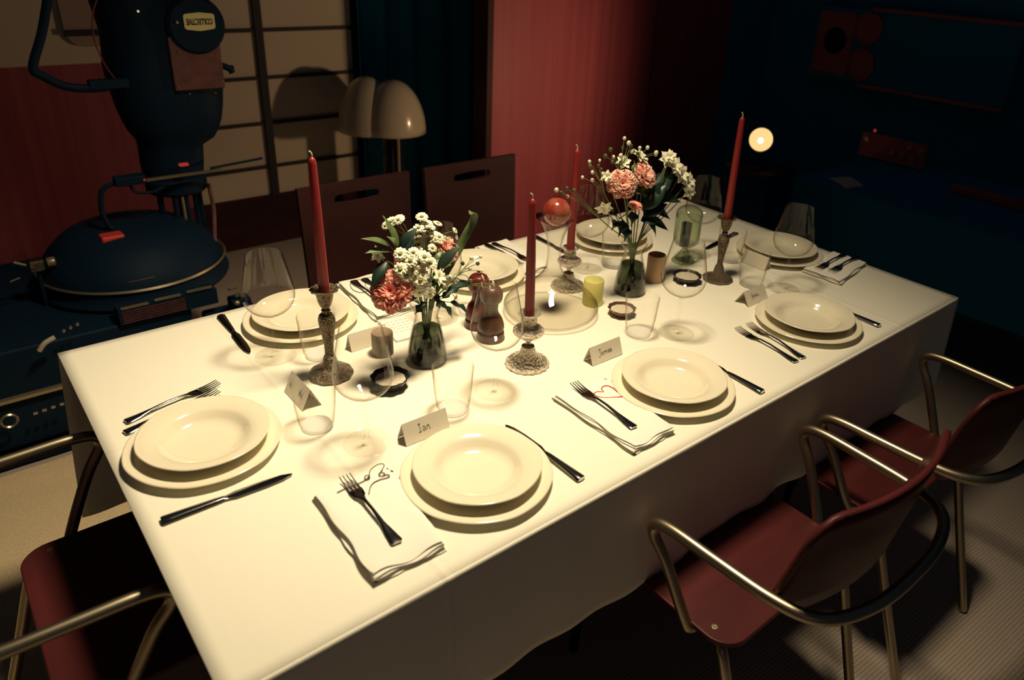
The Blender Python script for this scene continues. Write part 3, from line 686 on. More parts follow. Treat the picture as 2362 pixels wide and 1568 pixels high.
def carnation(label, V, head, R, mat, nrm):
    r = thing('carnation', label, 'flower', (0, 0, 0)); 
    MB().tube(stem_path(V, head), .0017, 6).build('stem', 'stem', r)
    n = Vector(nrm).normalized(); h = Vector(head)
    cal = MB(); cal.tube([h - n*R*.75, h - n*R*.4, h - n*R*.1], lambda t: .003 + .004*t, 8); cal.build('calyx', 'leaf', r)
    mb = MB()
    for e, k, rr, nn in ((-.15, .25, 1.0, 11), (.12, .3, .97, 11), (.38, .3, .90, 10), (.65, .3, .80, 9), (.95, .2, .68, 8), (1.25, .1, .55, 7)):
        petal_fan(mb, h, n, R*rr, nn, .34, e, .25, .10, .22, 5, 7, .1)
    mb.build('petals', mat, r, solid=.0004)
    return r
def centre(o):      # move the empty of a bouquet member to its own stem foot
    return o
def head_daisy(parent, c, R, nrm):
    mb = MB(); petal_fan(mb, c, nrm, R, 11, .26, .10, .5, 0, .10, 3, 2, .2); petal_fan(mb, c, nrm, R*.85, 9, .26, .35, .5, 0, .15, 3, 2, .2)
    mb.build('flower_head', 'petal', parent, solid=.0003)
    u, v, n = basis(nrm); c = Vector(c)
    MB().sphere(tuple(c + n*R*.10), R*.34, 10, .7).build('flower_centre', 'disc', parent)
def spray(label, V, hub, heads, R=.0105, kind='daisy', name='daisy_spray', jitter=.012):
    r = thing(name, label, 'flower')
    st = MB(); st.tube(stem_path(V, hub), .0015, 6)
    for h in heads:
        h = Vector(h) + Vector((0, random.uniform(-jitter, jitter), 0)); hb = Vector(hub)
        mid = hb.lerp(h, .5) + Vector((random.uniform(-.005, .005), random.uniform(-.005, .005), .006))
        st.tube(spline([tuple(hb), tuple(mid), tuple(h)], 5), .0008, 5)
        nr = ((h - hb).normalized() + Vector((-.35, -.75, .45))*.9)
        if kind == 'daisy': head_daisy(r, tuple(h), R*random.uniform(.85, 1.15), nr)
        else:
            MB().sphere(tuple(h), R*random.uniform(.8, 1.2), 8, 1.1).build('bud', 'petal' if random.random() < .5 else 'leaf', r)
    st.build('stem', 'stem', r)
    return r
def leaf_mesh(mb, a, b, w, sag=0.0, up=(0, 0, 1), n=10, lob=0):
    a = Vector(a); b = Vector(b); d = (b - a); L = d.length; dn = d.normalized(); s = dn.cross(Vector(up)).normalized(); n_ = s.cross(dn)
    vs = []; fs = []
    for i in range(n+1):
        t_ = i/n; ww = w*math.sin(PI*min(1, t_**.8))*(1 - .2*t_)
        if lob: ww *= 1 + .5*math.sin(t_*lob*2*PI)
        if i in (0, n): ww = w*.03
        p = a + d*t_ + n_*(math.sin(PI*t_)*sag)
        vs += [p - s*ww + n_*ww*.25, p, p + s*ww + n_*ww*.25]
    for i in range(n):
        for k in (0, 1): q = i*3+k; fs.append((q, q+1, q+4, q+3))
    mb.add(vs, fs)
def leaf_sprig(label, V, hub, leaves, w=.012, mat='leaf', name='leaf_sprig', sag=.006, up=(0, -.5, 1), lob=0, stem=True):
    r = thing(name, label, 'foliage')
    st = MB(); st.tube(stem_path(V, hub), .0014, 6)
    for a, b in leaves:
        st.tube([tuple(hub), tuple(a)], .0009, 5)
        mb = MB(); leaf_mesh(mb, a, b, w, sag, up, lob=lob); mb.build('leaf', mat, r, solid=.0004)
    st.build('stem', 'stem', r)
    return r
# --- left bouquet
carnation('large coral pink carnation, lower left of the left bouquet', V1, (0.558, 0.545, 0.968), .047, 'carn_deep', (-.5, -.6, .6))
carnation('coral pink carnation in the middle left of the left bouquet', V1, (0.622, 0.575, 1.010), .034, 'carn_deep', (-.3, -.7, .6))
carnation('pale coral carnation at the right of the left bouquet', V1, (0.728, 0.605, 1.004), .037, 'carn_pale', (.2, -.6, .7))
spray('high daisy spray rising at the back of the left bouquet', V1, (0.668, .590, 1.01), [(.667, .60, 1.094), (.643, .60, 1.062), (.690, .605, 1.066), (.697, .60, 1.036), (.653, .585, 1.075), (.681, .61, 1.052), (.708, .60, 1.045), (.72, .61, 1.062), (.660, .60, 1.040), (.676, .59, 1.078), (.640, .60, 1.040), (.65, .59, 1.02), (.675, .58, 1.03), (.695, .585, 1.05), (.71, .59, 1.03), (.632, .59, 1.055)], .0125)
spray('daisy spray reaching to the upper left of the left bouquet', V1, (0.635, .595, 1.05), [(.597, .60, 1.095), (.618, .60, 1.096), (.586, .60, 1.087), (.608, .60, 1.100)], .0115)
spray('sparse daisy spray at the upper right of the left bouquet', V1, (0.700, .600, 1.03), [(.749, .60, 1.048), (.752, .60, 1.032), (.728, .60, 1.030)], .0085)
spray('dense daisy spray at the front of the left bouquet', V1, (0.625, .555, .97), [(.606, .53, 1.048), (.616, .53, 1.022), (.620, .53, 1.000), (.597, .53, .985), (.581, .53, 1.047), (.594, .53, 1.035), (.628, .53, 1.035), (.625, .525, .975), (.584, .53, 1.003), (.600, .525, 1.010), (.604, .525, .968), (.640, .53, 1.020), (.615, .53, .955), (.570, .53, 1.022), (.588, .525, .962), (.612, .52, .990), (.634, .525, .955)], .0145)
def star_flower(label, V, head, nrm, R=.022):
    r = thing('white_lily', label, 'flower'); MB().tube(stem_path(V, head), .0014, 6).build('stem', 'stem', r)
    mb = MB(); petal_fan(mb, head, nrm, R, 6, .26, .35, .6, .02, .12, 5, 3, .1, .9); petal_fan(mb, head, nrm, R*.8, 5, .26, .8, .5, .02, .12, 5, 3, .1, .9)
    mb.build('petals', 'petal', r, solid=.0004)
star_flower('white star-shaped bloom at the front right of the left bouquet', V1, (.668, .535, .975), (.3, -.8, .5), .024)
star_flower('white bloom drooping below the star bloom in the left bouquet', V1, (.690, .545, .955), (.5, -.7, .1), .017)
star_flower('white bloom tucked under the leaves at the far left bouquet edge', V1, (.548, .575, 1.043), (-.7, -.5, .2), .020)
leaf_sprig('pointed green leaves spreading left from the left bouquet', V1, (.590, .570, 1.035), [((.575, .57, 1.055), (.508, .57, 1.087)), ((.572, .57, 1.045), (.510, .56, 1.058)), ((.585, .57, 1.05), (.566, .57, 1.080)), ((.595, .575, 1.045), (.575, .60, 1.115))], .0095)
leaf_sprig('dark broad leaves inside the left bouquet', V1, (.640, .560, .965), [((.56, .56, 1.03), (.515, .55, .985)), ((.60, .575, 1.04), (.640, .57, 1.085)), ((.675, .55, .985), (.728, .54, 1.035)), ((.60, .56, 1.01), (.625, .56, 1.07)), ((.64, .55, .96), (.60, .55, .925)), ((.65, .55, .97), (.69, .55, .935))], .014, 'leaf_dark')
leaf_sprig('lobed dark leaves hanging over the left vase rim', V1, (.668, .545, .915), [((.67, .54, .915), (.700, .53, .868)), ((.70, .54, .905), (.752, .54, .858)), ((.68, .54, .92), (.735, .55, .93)), ((.64, .54, .92), (.61, .54, .90)), ((.66, .54, .935), (.665, .53, .90)), ((.70, .55, .93), (.775, .56, .925))], .010, 'leaf_dark', 'lobed_leaves', lob=2)
leaf_sprig('small cut leaves filling the gap under the left carnations', V1, (.655, .560, .925), [((.66, .55, .95), (.695, .54, .97)), ((.65, .55, .95), (.625, .54, .955)), ((.66, .55, .96), (.66, .54, .995)), ((.68, .56, .98), (.72, .56, .985)), ((.67, .56, 1.0), (.705, .57, 1.02))], .009, 'leaf', 'filler_leaves', lob=3)
bl = thing('blade_leaf', 'long curling grass blade at the right of the left bouquet', 'foliage')
pts = spline([(.672, .585, TZ+.09), (.690, .59, TZ+.149), (.728, .60, .945), (.777, .62, .988), (.798, .62, 1.021), (.816, .62, 1.047), (.817, .615, 1.068), (.806, .61, 1.078), (.795, .60, 1.076)], 6)
bm_ = MB(); N = len(pts); vs = []; fs = []
for i, p in enumerate(pts):
    t_ = i/(N-1); w_ = .0095*min(1, .25 + t_*2)*math.sqrt(max(0, 1 - t_**5)) + .0004
    d = Vector((.75, -.5, -.35)).normalized(); vs += [p - d*w_, p + Vector((0, .002, -.002)), p + d*w_]
    if i < N-1:
        for k in (0, 1): q = i*3+k; fs.append((q, q+1, q+4, q+3))
bm_.add(vs, fs); bm_.build('blade', 'leaf', bl, solid=.0005)
spray('fine budded sprig arching right from the left bouquet', V1, (0.735, .560, .955), [(.792, .56, .989), (.787, .56, .972), (.769, .56, .962), (.799, .56, .950), (.755, .56, .975), (.775, .56, .985), (.765, .56, .935)], .0048, 'bud', 'bud_spray')
spray('low white sprig leaning over the mill from the left bouquet', V1, (0.735, .555, .925), [(.825, .555, .916), (.818, .555, .905), (.805, .555, .910), (.812, .56, .925)], .0075, 'daisy', 'daisy_spray')
spray('daisies at the lower right of the left bouquet', V1, (0.700, .560, .930), [(.745, .56, .925), (.722, .55, .905), (.735, .56, .945), (.705, .55, .960)], .0075)
# --- right bouquet
carnation('large blush pink carnation, left of the pair in the right bouquet', V2, (1.240, 0.560, 1.088), .041, 'carn_pale', (-.4, -.7, .5))
carnation('blush pink carnation, right of the pair in the right bouquet', V2, (1.342, 0.580, 1.090), .039, 'carn_pale', (.1, -.65, .6))
carnation('small half-open pink carnation low in the right bouquet', V2, (1.299, 0.560, 1.018), .019, 'carn_deep', (0, -.3, .9))
star_flower('white bloom at the left of the right bouquet', V2, (1.182, .560, 1.036), (-.4, -.6, -.3), .026)
star_flower('white bloom above the left blush carnation', V2, (1.280, .600, 1.128), (-.3, -.5, .6), .024)
star_flower('white bloom behind the pair of blush carnations', V2, (1.352, .610, 1.130), (.2, -.5, .8), .030)
star_flower('small white bloom left of the blush carnations', V2, (1.198, .575, 1.110), (-.7, -.5, .3), .020)
for k, (x, z, R, nr) in enumerate([(1.452, 1.112, .026, (.2, -.5, .8)), (1.485, 1.090, .026, (.4, -.6, .5)), (1.512, 1.064, .028, (.5, -.6, .3)), (1.538, 1.040, .027, (.7, -.6, .1)), (1.545, 1.012, .024, (.5, -.7, -.3)), (1.440, 1.128, .020, (-.2, -.4, .9))]):
    star_flower(['white bloom high on the right-hand white cluster', 'white bloom second from the top of the white cluster', 'white bloom in the middle of the right-hand white cluster',
                 'white bloom facing right in the right-hand white cluster', 'white bloom lowest in the right-hand white cluster', 'topmost white bloom of the right-hand white cluster'][k], V2, (x, .60 - .004*k, z), (nr[0]*.4 - .35, -.8, nr[2]*.5 + .25), R*1.15)
spray('arching budded sprig at the top left of the right bouquet', V2, (1.262, .590, 1.10), [(1.279, .60, 1.192), (1.292, .60, 1.179), (1.239, .60, 1.166), (1.209, .60, 1.156), (1.264, .60, 1.150), (1.305, .60, 1.156), (1.285, .6, 1.165), (1.25, .6, 1.145), (1.228, .6, 1.14), (1.30, .6, 1.172)], .0055, 'bud', 'bud_spray')
spray('budded sprig reaching over the right side of the right bouquet', V2, (1.340, .600, 1.12), [(1.338, .60, 1.160), (1.403, .60, 1.134), (1.395, .60, 1.142), (1.375, .6, 1.155), (1.32, .6, 1.150), (1.31, .6, 1.165)], .0055, 'bud', 'bud_spray')
spray('thin budded sprig curling left from the right bouquet', V2, (1.205, .585, 1.06), [(1.149, .60, 1.140), (1.131, .60, 1.113), (1.197, .60, 1.130), (1.172, .60, 1.118), (1.182, .60, 1.093), (1.188, .6, 1.148), (1.165, .6, 1.145), (1.205, .6, 1.12)], .0050, 'bud', 'bud_spray')
spray('lowest thin sprig reaching left towards the red ball', V2, (1.19, .590, 1.00), [(1.058, .60, 1.088), (1.076, .60, 1.078), (1.082, .60, 1.092), (1.090, .60, 1.068), (1.10, .6, 1.085)], .0050, 'bud', 'bud_spray')
leaf_sprig('large dark leaves filling the right side of the right bouquet', V2, (1.40, .590, 1.01), [((1.40, .59, 1.02), (1.45, .57, 1.06)), ((1.42, .59, 1.01), (1.500, .57, .99)), ((1.40, .59, .98), (1.462, .57, .945)), ((1.39, .59, .95), (1.460, .57, .912)), ((1.38, .59, 1.0), (1.40, .57, 1.07)), ((1.40, .60, 1.03), (1.475, .58, 1.075)), ((1.38, .59, .99), (1.43, .58, 1.03)), ((1.37, .58, .96), (1.41, .57, .90)), ((1.41, .59, 1.0), (1.46, .58, 1.02)), ((1.37, .58, 1.02), (1.36, .57, 1.07)), ((1.36, .58, .99), (1.42, .56, 1.06)), ((1.36, .58, .97), (1.43, .56, 1.00)), ((1.35, .58, .96), (1.40, .56, .95)), ((1.38, .6, 1.02), (1.46, .6, 1.08))], .025, 'leaf_dark')
leaf_sprig('dark leaves low on the left of the right bouquet', V2, (1.26, .570, .99), [((1.25, .57, .99), (1.205, .56, 1.01)), ((1.25, .57, .98), (1.215, .56, .965)), ((1.27, .57, .98), (1.245, .56, .94)), ((1.30, .57, 1.0), (1.29, .56, .96)), ((1.32, .57, 1.02), (1.335, .56, .985)), ((1.28, .57, .96), (1.27, .56, .92))], .013, 'leaf_dark', lob=1)
leaf_sprig('mid green filler leaves among the blush carnations', V2, (1.30, .580, 1.05), [((1.29, .58, 1.05), (1.31, .57, 1.09)), ((1.31, .58, 1.05), (1.355, .56, 1.03)), ((1.28, .59, 1.07), (1.255, .60, 1.12)), ((1.31, .59, 1.08), (1.32, .60, 1.13)), ((1.33, .58, 1.04), (1.37, .57, 1.07)), ((1.27, .58, 1.05), (1.23, .58, 1.04))], .011, 'leaf', 'filler_leaves', lob=2)

# ------------------------------------------------------------------ tubular armchairs
def tubular_chair(label, loc, rotz):
    r = thing('tubular_armchair', label, 'chair', loc, rotz, 'tubular steel armchairs round the table')
    def rr(hx, y0, y1, rad, n=8):
        out = []
        for cx_, cy_, a0 in ((hx-rad, y0+rad, -PI/2), (hx-rad, y1-rad, 0), (-hx+rad, y1-rad, PI/2), (-hx+rad, y0+rad, PI)):
            for k in range(n+1): a = a0 + k/n*PI/2; out.append((cx_ + rad*math.cos(a), cy_ + rad*math.sin(a)))
        return out
    MB().prism(rr(.228, -.205, .190, .055), .448, .460).build('seat', 'chair_wood', r, bevel=.003)
    for sx in (-1, 1):
        for yy in (-.150, .140):
            MB().lathe([(0, .460), (.007, .460), (.0065, .4620), (.0035, .4625), (0, .4612)], 16, (sx*.200, yy, 0)).build('screw', 'tube', r)
    def bk(u, v, off):
        x = (u-.5)*.47; rd = .035
        zz = .615 + (v)*.240
        e = max(0, abs(x) - (.235-.05)) / .05
        zz = .735 + (zz-.735) * (1 - .35*e*e)
        return (x, -.330 + .050*(x/.235)**2 - (v-.5)*.040 + off, zz)
    b = MB(); b.grid(lambda u, v: bk(u, v, 0), 28, 8); b.build('backrest', 'chair_wood', r, solid=.011)
    half = [(-.05, -.105, .436), (-.17, -.105, .436), (-.222, -.112, .440), (-.236, -.100, .470), (-.248, -.050, .575), (-.256, -.016, .628), (-.257, -.020, .655), (-.256, -.060, .666), (-.253, -.150, .667), (-.246, -.260, .667), (-.228, -.325, .667), (-.185, -.362, .667), (-.10, -.385, .667), (0, -.390, .667)]
    full = half + [(-x, y, z) for x, y, z in reversed(half[:-1])]
    MB().tube(spline(full, 7), .0115, 14).build('arm_tube', 'tube', r)
    for sx in (-1, 1):
        MB().tube(spline([(sx*.10, .08, .437), (sx*.185, .12, .437), (sx*.205, .165, .420), (sx*.200, .195, .25), (sx*.180, .235, .08), (sx*.178, .240, .004)], 7), .0115, 12).build('leg', 'black', r)  # front legs coloured black for the shade under the table
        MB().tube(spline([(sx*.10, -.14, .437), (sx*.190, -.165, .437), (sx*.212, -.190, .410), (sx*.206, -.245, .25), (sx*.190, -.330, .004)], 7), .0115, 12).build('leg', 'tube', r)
        for k in (-.5,):
            pass
    return r
c0 = tubular_chair('steel-tube armchair with red-brown seat, nearest at lower right', (1.035, -0.030, 0), 0)
c1_ = dup(c0, 'steel-tube armchair further right along the near edge, mostly dark', (1.625, -0.030, 0), 0)
c2_ = dup(c0, 'steel-tube armchair pulled up to the left end of the table', (0.030, 0.585, 0), -PI/2)

# ------------------------------------------------------------------ slab-back chairs
def slab_chair(label, loc, rz_):
    r = thing('slab_back_chair', label, 'chair', loc, rz_, 'dark slab-back chairs on the far side')
    n = 16; H0, H1 = .52, .905; zs = .852
    inner = []; outer = []
    for k in range(4*n):
        a = 2*PI*k/(4*n); ca, sa = math.cos(a), math.sin(a)
        hw, hr = .080, .016
        ex = (hw-hr) * (1 if ca > 0 else -1) if abs(ca) > .02 else 0
        q = min(1, abs(ca)*1.6); ex = math.copysign((hw-hr)*q, ca)
        inner.append((ex + hr*ca, zs + hr*sa))
        s = 1/max(abs(ca), abs(sa)); x = .2*max(-1, min(1, ca*s)); zz = sa*s
        z = zs + (zz*(H1-zs) if zz > 0 else zz*(zs-H0))
        outer.append((x*(1 - .04*(H1 - z)/(H1-H0)), z))
    N = len(inner); y = lambda z: -.02 + (z - .5)*.0
    vs = [(x, .0, z) for x, z in outer] + [(x, .0, z) for x, z in inner] + [(x, .018, z) for x, z in outer] + [(x, .018, z) for x, z in inner]
    fs = []
    for i in range(N):
        j = (i+1) % N
        fs += [(i, j, N+j, N+i), (2*N+i, 3*N+i, 3*N+j, 2*N+j), (i, 2*N+i, 2*N+j, j), (N+i, N+j, 3*N+j, 3*N+i)]
    MB().add(vs, fs).build('backrest', 'slab_wood', r, (0, .20, 0), rot=(-.06, 0, 0), flat_angle=30)
    MB().box(-.2, -.22, .43, .2, .20, .452).build('seat', 'slab_wood', r, smooth=False, bevel=.004)
    for sx in (-1, 1):
        MB().box(-.018, -.018, 0, .018, .018, .43).build('leg', 'slab_wood', r, (sx*.17, -.19, 0), smooth=False)
        MB().box(-.018, -.018, 0, .018, .018, .53).build('leg', 'slab_wood', r, (sx*.17, .215, 0), smooth=False)
    return r
s0 = slab_chair('dark wooden slab-back chair with slot, behind the left bouquet', (0.945, 1.215, 0), 0)
s1 = dup(s0, 'dark wooden slab-back chair with slot, left of the red wood door', (1.405, 1.215, 0), 0)

# ------------------------------------------------------------------ mushroom lamp
ml_ = thing('mushroom_lamp', 'large cream mushroom lamp with a split dome, unlit, by the paper screen', 'lamp', (1.860, 2.85, 0))
dome = [(.168*math.cos(a), .168*math.sin(a)*1.60) for a in [PI/2*i/14 for i in range(15)]]
MB().lathe([(r_, .670 + z_) for r_, z_ in dome], 64).build('lamp_shade', 'cream_shade', ml_, solid=.004)
MB().lathe([(r_, .665 + z_*1.05) for r_, z_ in dome], 64, sx=.90).build('lamp_shade', 'cream_shade', ml_, (-.100, .10, 0), solid=.004)
MB().lathe([(0, 0), (.13, 0), (.13, .02), (.065, .03), (.062, .66), (0, .66)], 48).build('column', 'gloss_black', ml_)
MB().tube([(-.02, -.075, .30), (-.02, -.075, .675)], .0085, 12).build('column_highlight', 'pale_metal', ml_)  # pale strip added as the highlight on the glossy column

# ------------------------------------------------------------------ glowing round lamp on a box
bx = thing('wooden_box_stand', 'dark box stand under the glowing round lamp', 'stand', (2.755, 1.150, 0))
MB().box(-.095, -.11, 0, .095, .11, .755).build('body', 'navy', bx, smooth=False)
MB().box(-.10, -.115, .755, .10, .115, .772).build('top', 'slab_wood', bx, smooth=False)
LX, LY, LZ = 2.700, 1.136, .903
lp = thing('globe_lamp', 'small round lamp glowing warm yellow on the dark box stand', 'lamp', (LX, LY, .772))
MB().lathe([(0, 0), (.04, 0), (.04, .010), (.010, .016), (.009, .078), (.02, .080), (0, .082)], 32).build('base', 'black', lp)
dirc = (Vector((-0.13, -0.73, 1.65)) - Vector((LX, LY, LZ)))
MB().sphere((0, 0, LZ-.772), .050, 36).build('globe', 'globe', lp)
dn = dirc.normalized()
MB().sphere(tuple(Vector((0, 0, LZ-.772)) + Vector((-.82, -.52, .13)).normalized()*.040), .014, 20).build('bulb', 'bulb', lp)
pl = bpy.data.lights.new('globe_lamp_light', 'SPOT'); pl.energy = 31; pl.color = (1.0, .62, .36); pl.shadow_soft_size = .035
pl.spot_size = math.radians(146); pl.spot_blend = 0.6
plo = bpy.data.objects.new('globe_lamp_light', pl); COL.objects.link(plo)
pd = Vector((-.85, 1.0, .02)).normalized()
plo.location = Vector((LX, LY, LZ)) + pd*.088
plo.rotation_euler = pd.to_track_quat('-Z', 'Y').to_euler()
# black cowl on the side of the globe that faces the wall
cw = MB(); cw.lathe([(.054*math.sin(a), -.054*math.cos(a)) for a in [PI*.5*k/10 for k in range(11)]], 32)
cw.build('cowl', 'black', lp, (0, 0, LZ-.772), rot=Vector((-.80, -.30, .1)).to_track_quat('Z', 'Y').to_euler(), solid=.003)

# ------------------------------------------------------------------ studio monitor, console
sm = thing('studio_monitor', 'large horizontal wall-mounted studio loudspeaker, barely lit, upper right', 'loudspeaker', (4.5, 0, 0))
MB().box(0.0, .84, .925, .095, 2.07, 1.350).build('cabinet', 'lifted_navy', sm, smooth=False)
MB().box(-.012, 1.79, .955, .0, 2.035, 1.325).build('horn_panel', 'ledge_wood', sm, smooth=False)
MB().lathe([(0, -.02), (.035, -.02), (.075, -.004), (.078, .0), (0, .0)], 32, (-.012, 1.905, 1.155), axis='X').build('horn', 'black', sm)
for zz in (1.246, 1.035):
    MB().lathe([(.094, .0), (.094, -.016), (.084, -.018), (.080, -.004), (0, .0)], 40, (0, 1.705, zz), axis='X').build('woofer_ring', 'ledge_wood', sm)
MB().box(-.014, .84, .905, .095, 1.70, .925).build('trim_strip', 'ledge_wood', sm, smooth=False)
MB().box(-.014, .84, 1.350, .095, 1.70, 1.370).build('trim_strip', 'ledge_wood', sm, smooth=False)
cn = thing('mixing_console', 'dark mixing console standing beyond the right end of the table', 'console', (3.4, .3, 0))
MB().box(-.42, -1.3, .35, .40, .80, .70).build('desk', 'lifted_navy', cn, smooth=False)
MB().box(-.30, -1.2, 0, .30, -1.1, .35).build('leg', 'navy', cn, smooth=False)
MB().box(-.30, .55, 0, .30, .65, .35).build('leg', 'navy', cn, smooth=False)
MB().box(.24, .52, .71, .27, .86, .83).build('meter_panel', 'ledge_wood', cn, smooth=False)
for k, (yy, zz) in enumerate([(.83, .80), (.60, .80), (.545, .795), (.68, .755), (.63, .755), (.575, .745)]):
    MB().lathe([(0, 0), (.014, 0), (.014, -.006), (0, -.008)], 16, (.24, yy, zz), axis='X').build('meter', 'pale_metal', cn)
MB().box(-.0, -.75, .70, .07, .28, .74).build('arm_ledge', 'ledge_wood', cn, smooth=False, bevel=.01)
MB().sphere((.55, .95, .78), .008, 8).build('indicator_light', 'led', cn)
pp = MB().prism([(-.09, -.06), (.02, -.08), (.10, .03), (-.01, .07)], 0, .004).build('paper_sheet', 'paper', loc=(3.12, .93, .7005), smooth=False); tag(pp, 'loose paper sheet on the console desk beyond the right table end', 'paper')

# ------------------------------------------------------------------ camera robot on its cart
rb = thing('camera_robot', 'tall black camera robot arm with a round joint, behind the table at left', 'robot arm', (0, 2.30, 0))
zz_ = [(.40, .52, .70), (.57, .522, .690), (.60, .520, .690)]
def loft(secs, dep, y0, n=40):
    mb = MB()
    mb.grid(lambda u, v: (lambda q: ((q[1]+q[2])/2 + (q[2]-q[1])/2*math.copysign(abs(math.cos(2*PI*u))**.75, math.cos(2*PI*u)), y0 + q[3]*math.copysign(abs(math.sin(2*PI*u))**.75, math.sin(2*PI*u)), q[0]))(secs[round(v*(len(secs)-1))]), n, len(secs), True)
    k = len(secs)
    mb.f.append(tuple(range(n))); mb.f.append(tuple((k-1)*n + i for i in range(n)))
    return mb
arm = [(.70, .520, .690, .07), (.74, .504, .715, .09), (.80, .503, .722, .10), (.865, .505, .728, .10), (.890, .503, .775, .11), (.925, .482, .795, .13), (.96, .470, .808, .14), (1.01, .458, .818, .15), (1.07, .449, .826, .15),
       (1.13, .441, .830, .15), (1.17, .440, .832, .15), (1.22, .446, .832, .15), (1.28, .450, .836, .15), (1.34, .442, .830, .15), (1.40, .432, .815, .15), (1.50, .42, .80, .14), (1.62, .42, .78, .12)]
loft(arm, .15, .05).build('arm_housing', 'black', rb)
MB().lathe([(0, -.10), (.088, -.10), (.098, -.09), (.098, .05), (0, .05)], 48, (.722, -.03, 1.312), axis='Y').build('joint_drum', 'black', rb)
MB().box(.622, -.118, 1.092, .795, -.095, 1.275).build('cover_plate', 'copper', rb, smooth=False, bevel=.003)
for x, z in ((.635, 1.225), (.650, 1.225), (.780, 1.215), (.632, 1.105), (.785, 1.115), (.667, 1.08), (.757, 1.075)):
    MB().sphere((x, -.120, z), .0032, 8).build('screw', 'pale_metal', rb)
MB().sphere((.655, -.135, 1.325), .006, 10).build('indicator_light', 'pale_metal', rb)
MB().sphere((.545, -.11, 1.36), .004, 8).build('indicator_light', 'led_w', rb)
k_ = MB().tube(spline([(.80, -.05, 1.165), (.835, -.06, 1.150), (.845, -.06, 1.135)], 4), .012, 10); k_.sphere((.845, -.06, 1.152), .010, 10); k_.build('knob', 'black', rb)
# column rods and collar
MB().lathe([(0, .69), (.10, .69), (.11, .70), (.11, .74), (.10, .75), (0, .75)], 40, (.61, .03, 0)).build('collar', 'black', rb)
for x, yy in ((.535, -.01), (.575, -.05), (.615, -.05), (.655, -.03), (.685, .02), (.55, .07), (.63, .09)):
    MB().tube([(x, yy, .45), (x, yy, .70)], .010, 10).build('column_rod', 'black', rb)
MB().tube([(.600, -.06, .45), (.600, -.06, .70)], .006, 8).build('column_rod', 'pale_metal', rb)
MB().tube(spline([(.705, -.05, .72), (.705, -.07, .62), (.672, -.14, .50), (.655, -.22, .42)], 6), .008, 8).build('cable', 'copper', rb)
# thin light bar with cable
MB().box(.42, -.13, .786, .74, -.115, .794).build('light_bar', 'pale_metal', rb, smooth=False)
MB().tube([(.70, -.12, .800), (.90, -.12, .812)], .005, 8).build('antenna_rod', 'black', rb)
MB().box(.37, -.15, .785, .47, -.10, .815).build('cable_plug', 'black', rb, smooth=False, bevel=.004)
MB().sphere((.462, -.153, .800), .004, 8).build('indicator_light', 'led', rb)
MB().box(.595, -.125, .822, .625, -.105, .830).build('indicator_light', 'led', rb, smooth=False)
MB().tube(spline([(.38, -.12, .795), (.33, -.12, .775), (.315, -.12, .70), (.325, -.12, .65), (.335, -.12, .63)], 6), .009, 8).build('cable', 'black', rb)
MB().tube(spline([(.42, -.12, .780), (.43, -.13, .755), (.48, -.13, .745), (.53, -.10, .748)], 6), .005, 8).build('cable', 'black', rb)
MB().tube(spline([(.50, -.05, 1.13), (.40, -.08, 1.115), (.30, -.08, 1.125), (.235, -.08, 1.165), (.215, -.08, 1.195), (.265, -.08, 1.31), (.33, -.08, 1.50)], 8), .014, 12).build('cable', 'black', rb)
MB().tube(spline([(.44, -.09, 1.145), (.415, -.1, 1.20), (.40, -.10, 1.28), (.415, -.09, 1.36), (.45, -.08, 1.42)], 6), .0025, 6).build('cable', 'red_cable', rb)
MB().box(.36, -.10, 1.112, .48, -.06, 1.142).build('cable_plug', 'black', rb, smooth=False, bevel=.003)
# sticker, printed upside down, with the word on it
stk = MB()
o_ = [(-.052, -.020), (-.046, -.026), (0, -.032), (.046, -.026), (.052, -.020), (.052, .020), (.046, .025), (0, .030), (-.046, .025), (-.052, .020)]
stk.prism(o_, 0, .0012); stk.v = [(x, -z, y) for x, y, z in stk.v]
stk.build('sticker', 'sticker', rb, (.731, -.131, 1.326), smooth=False)
def text_mesh(txt, size, name, mat, parent, loc, rot, sx=1.0):
    cu = bpy.data.curves.new(name, 'FONT'); cu.body = txt; cu.size = size; cu.align_x = 'CENTER'; cu.align_y = 'CENTER'; cu.extrude = .0004; cu.offset = .0007
    tmp = bpy.data.objects.new('tmp', cu); COL.objects.link(tmp)
    bpy.context.view_layer.update()
    me = bpy.data.meshes.new_from_object(tmp.evaluated_get(bpy.context.evaluated_depsgraph_get()))
    bpy.data.objects.remove(tmp, do_unlink=True); bpy.data.curves.remove(cu)
    me.materials.clear(); me.materials.append(M[mat]); me.name = name
    o = bpy.data.objects.new(name, me); COL.objects.link(o); o.parent = parent; o.location = loc; o.rotation_euler = rot; o.scale = (sx, 1.35, 1)
    return o
text_mesh('COLLECTIVE', .0205, 'lettering', 'ink', rb, (.731, -.1326, 1.326), (PI/2, PI, 0), .76)
# base: turntable hump on the cart
rbase = MB().lathe(prof([(0, .402), (.30, .402), (.315, .44), (.30, .50), (.26, .555), (.20, .60), (.10, .625), (0, .63)], 4), 64, (.40, -.05, 0)); rbase.build('turntable', 'black', rb)
MB().lathe([(.318, .47), (.322, .475), (.318, .482), (.312, .475), (.318, .47)], 80, (.40, -.05, 0)).build('rail_ring', 'pale_metal', rb)
MB().box(.285, -.19, .585, .36, -.13, .625).build('cable_socket', 'red_plastic', rb, smooth=False, bevel=.008)
for k in range(3):
    MB().tube(spline([(.25 + k*.012, -.30 - k*.01, .50 - k*.02), (.32 + k*.012, -.335, .505 - k*.02), (.40, -.345, .51 - k*.02)], 4), .0018, 6).build('groove', 'copper', rb)

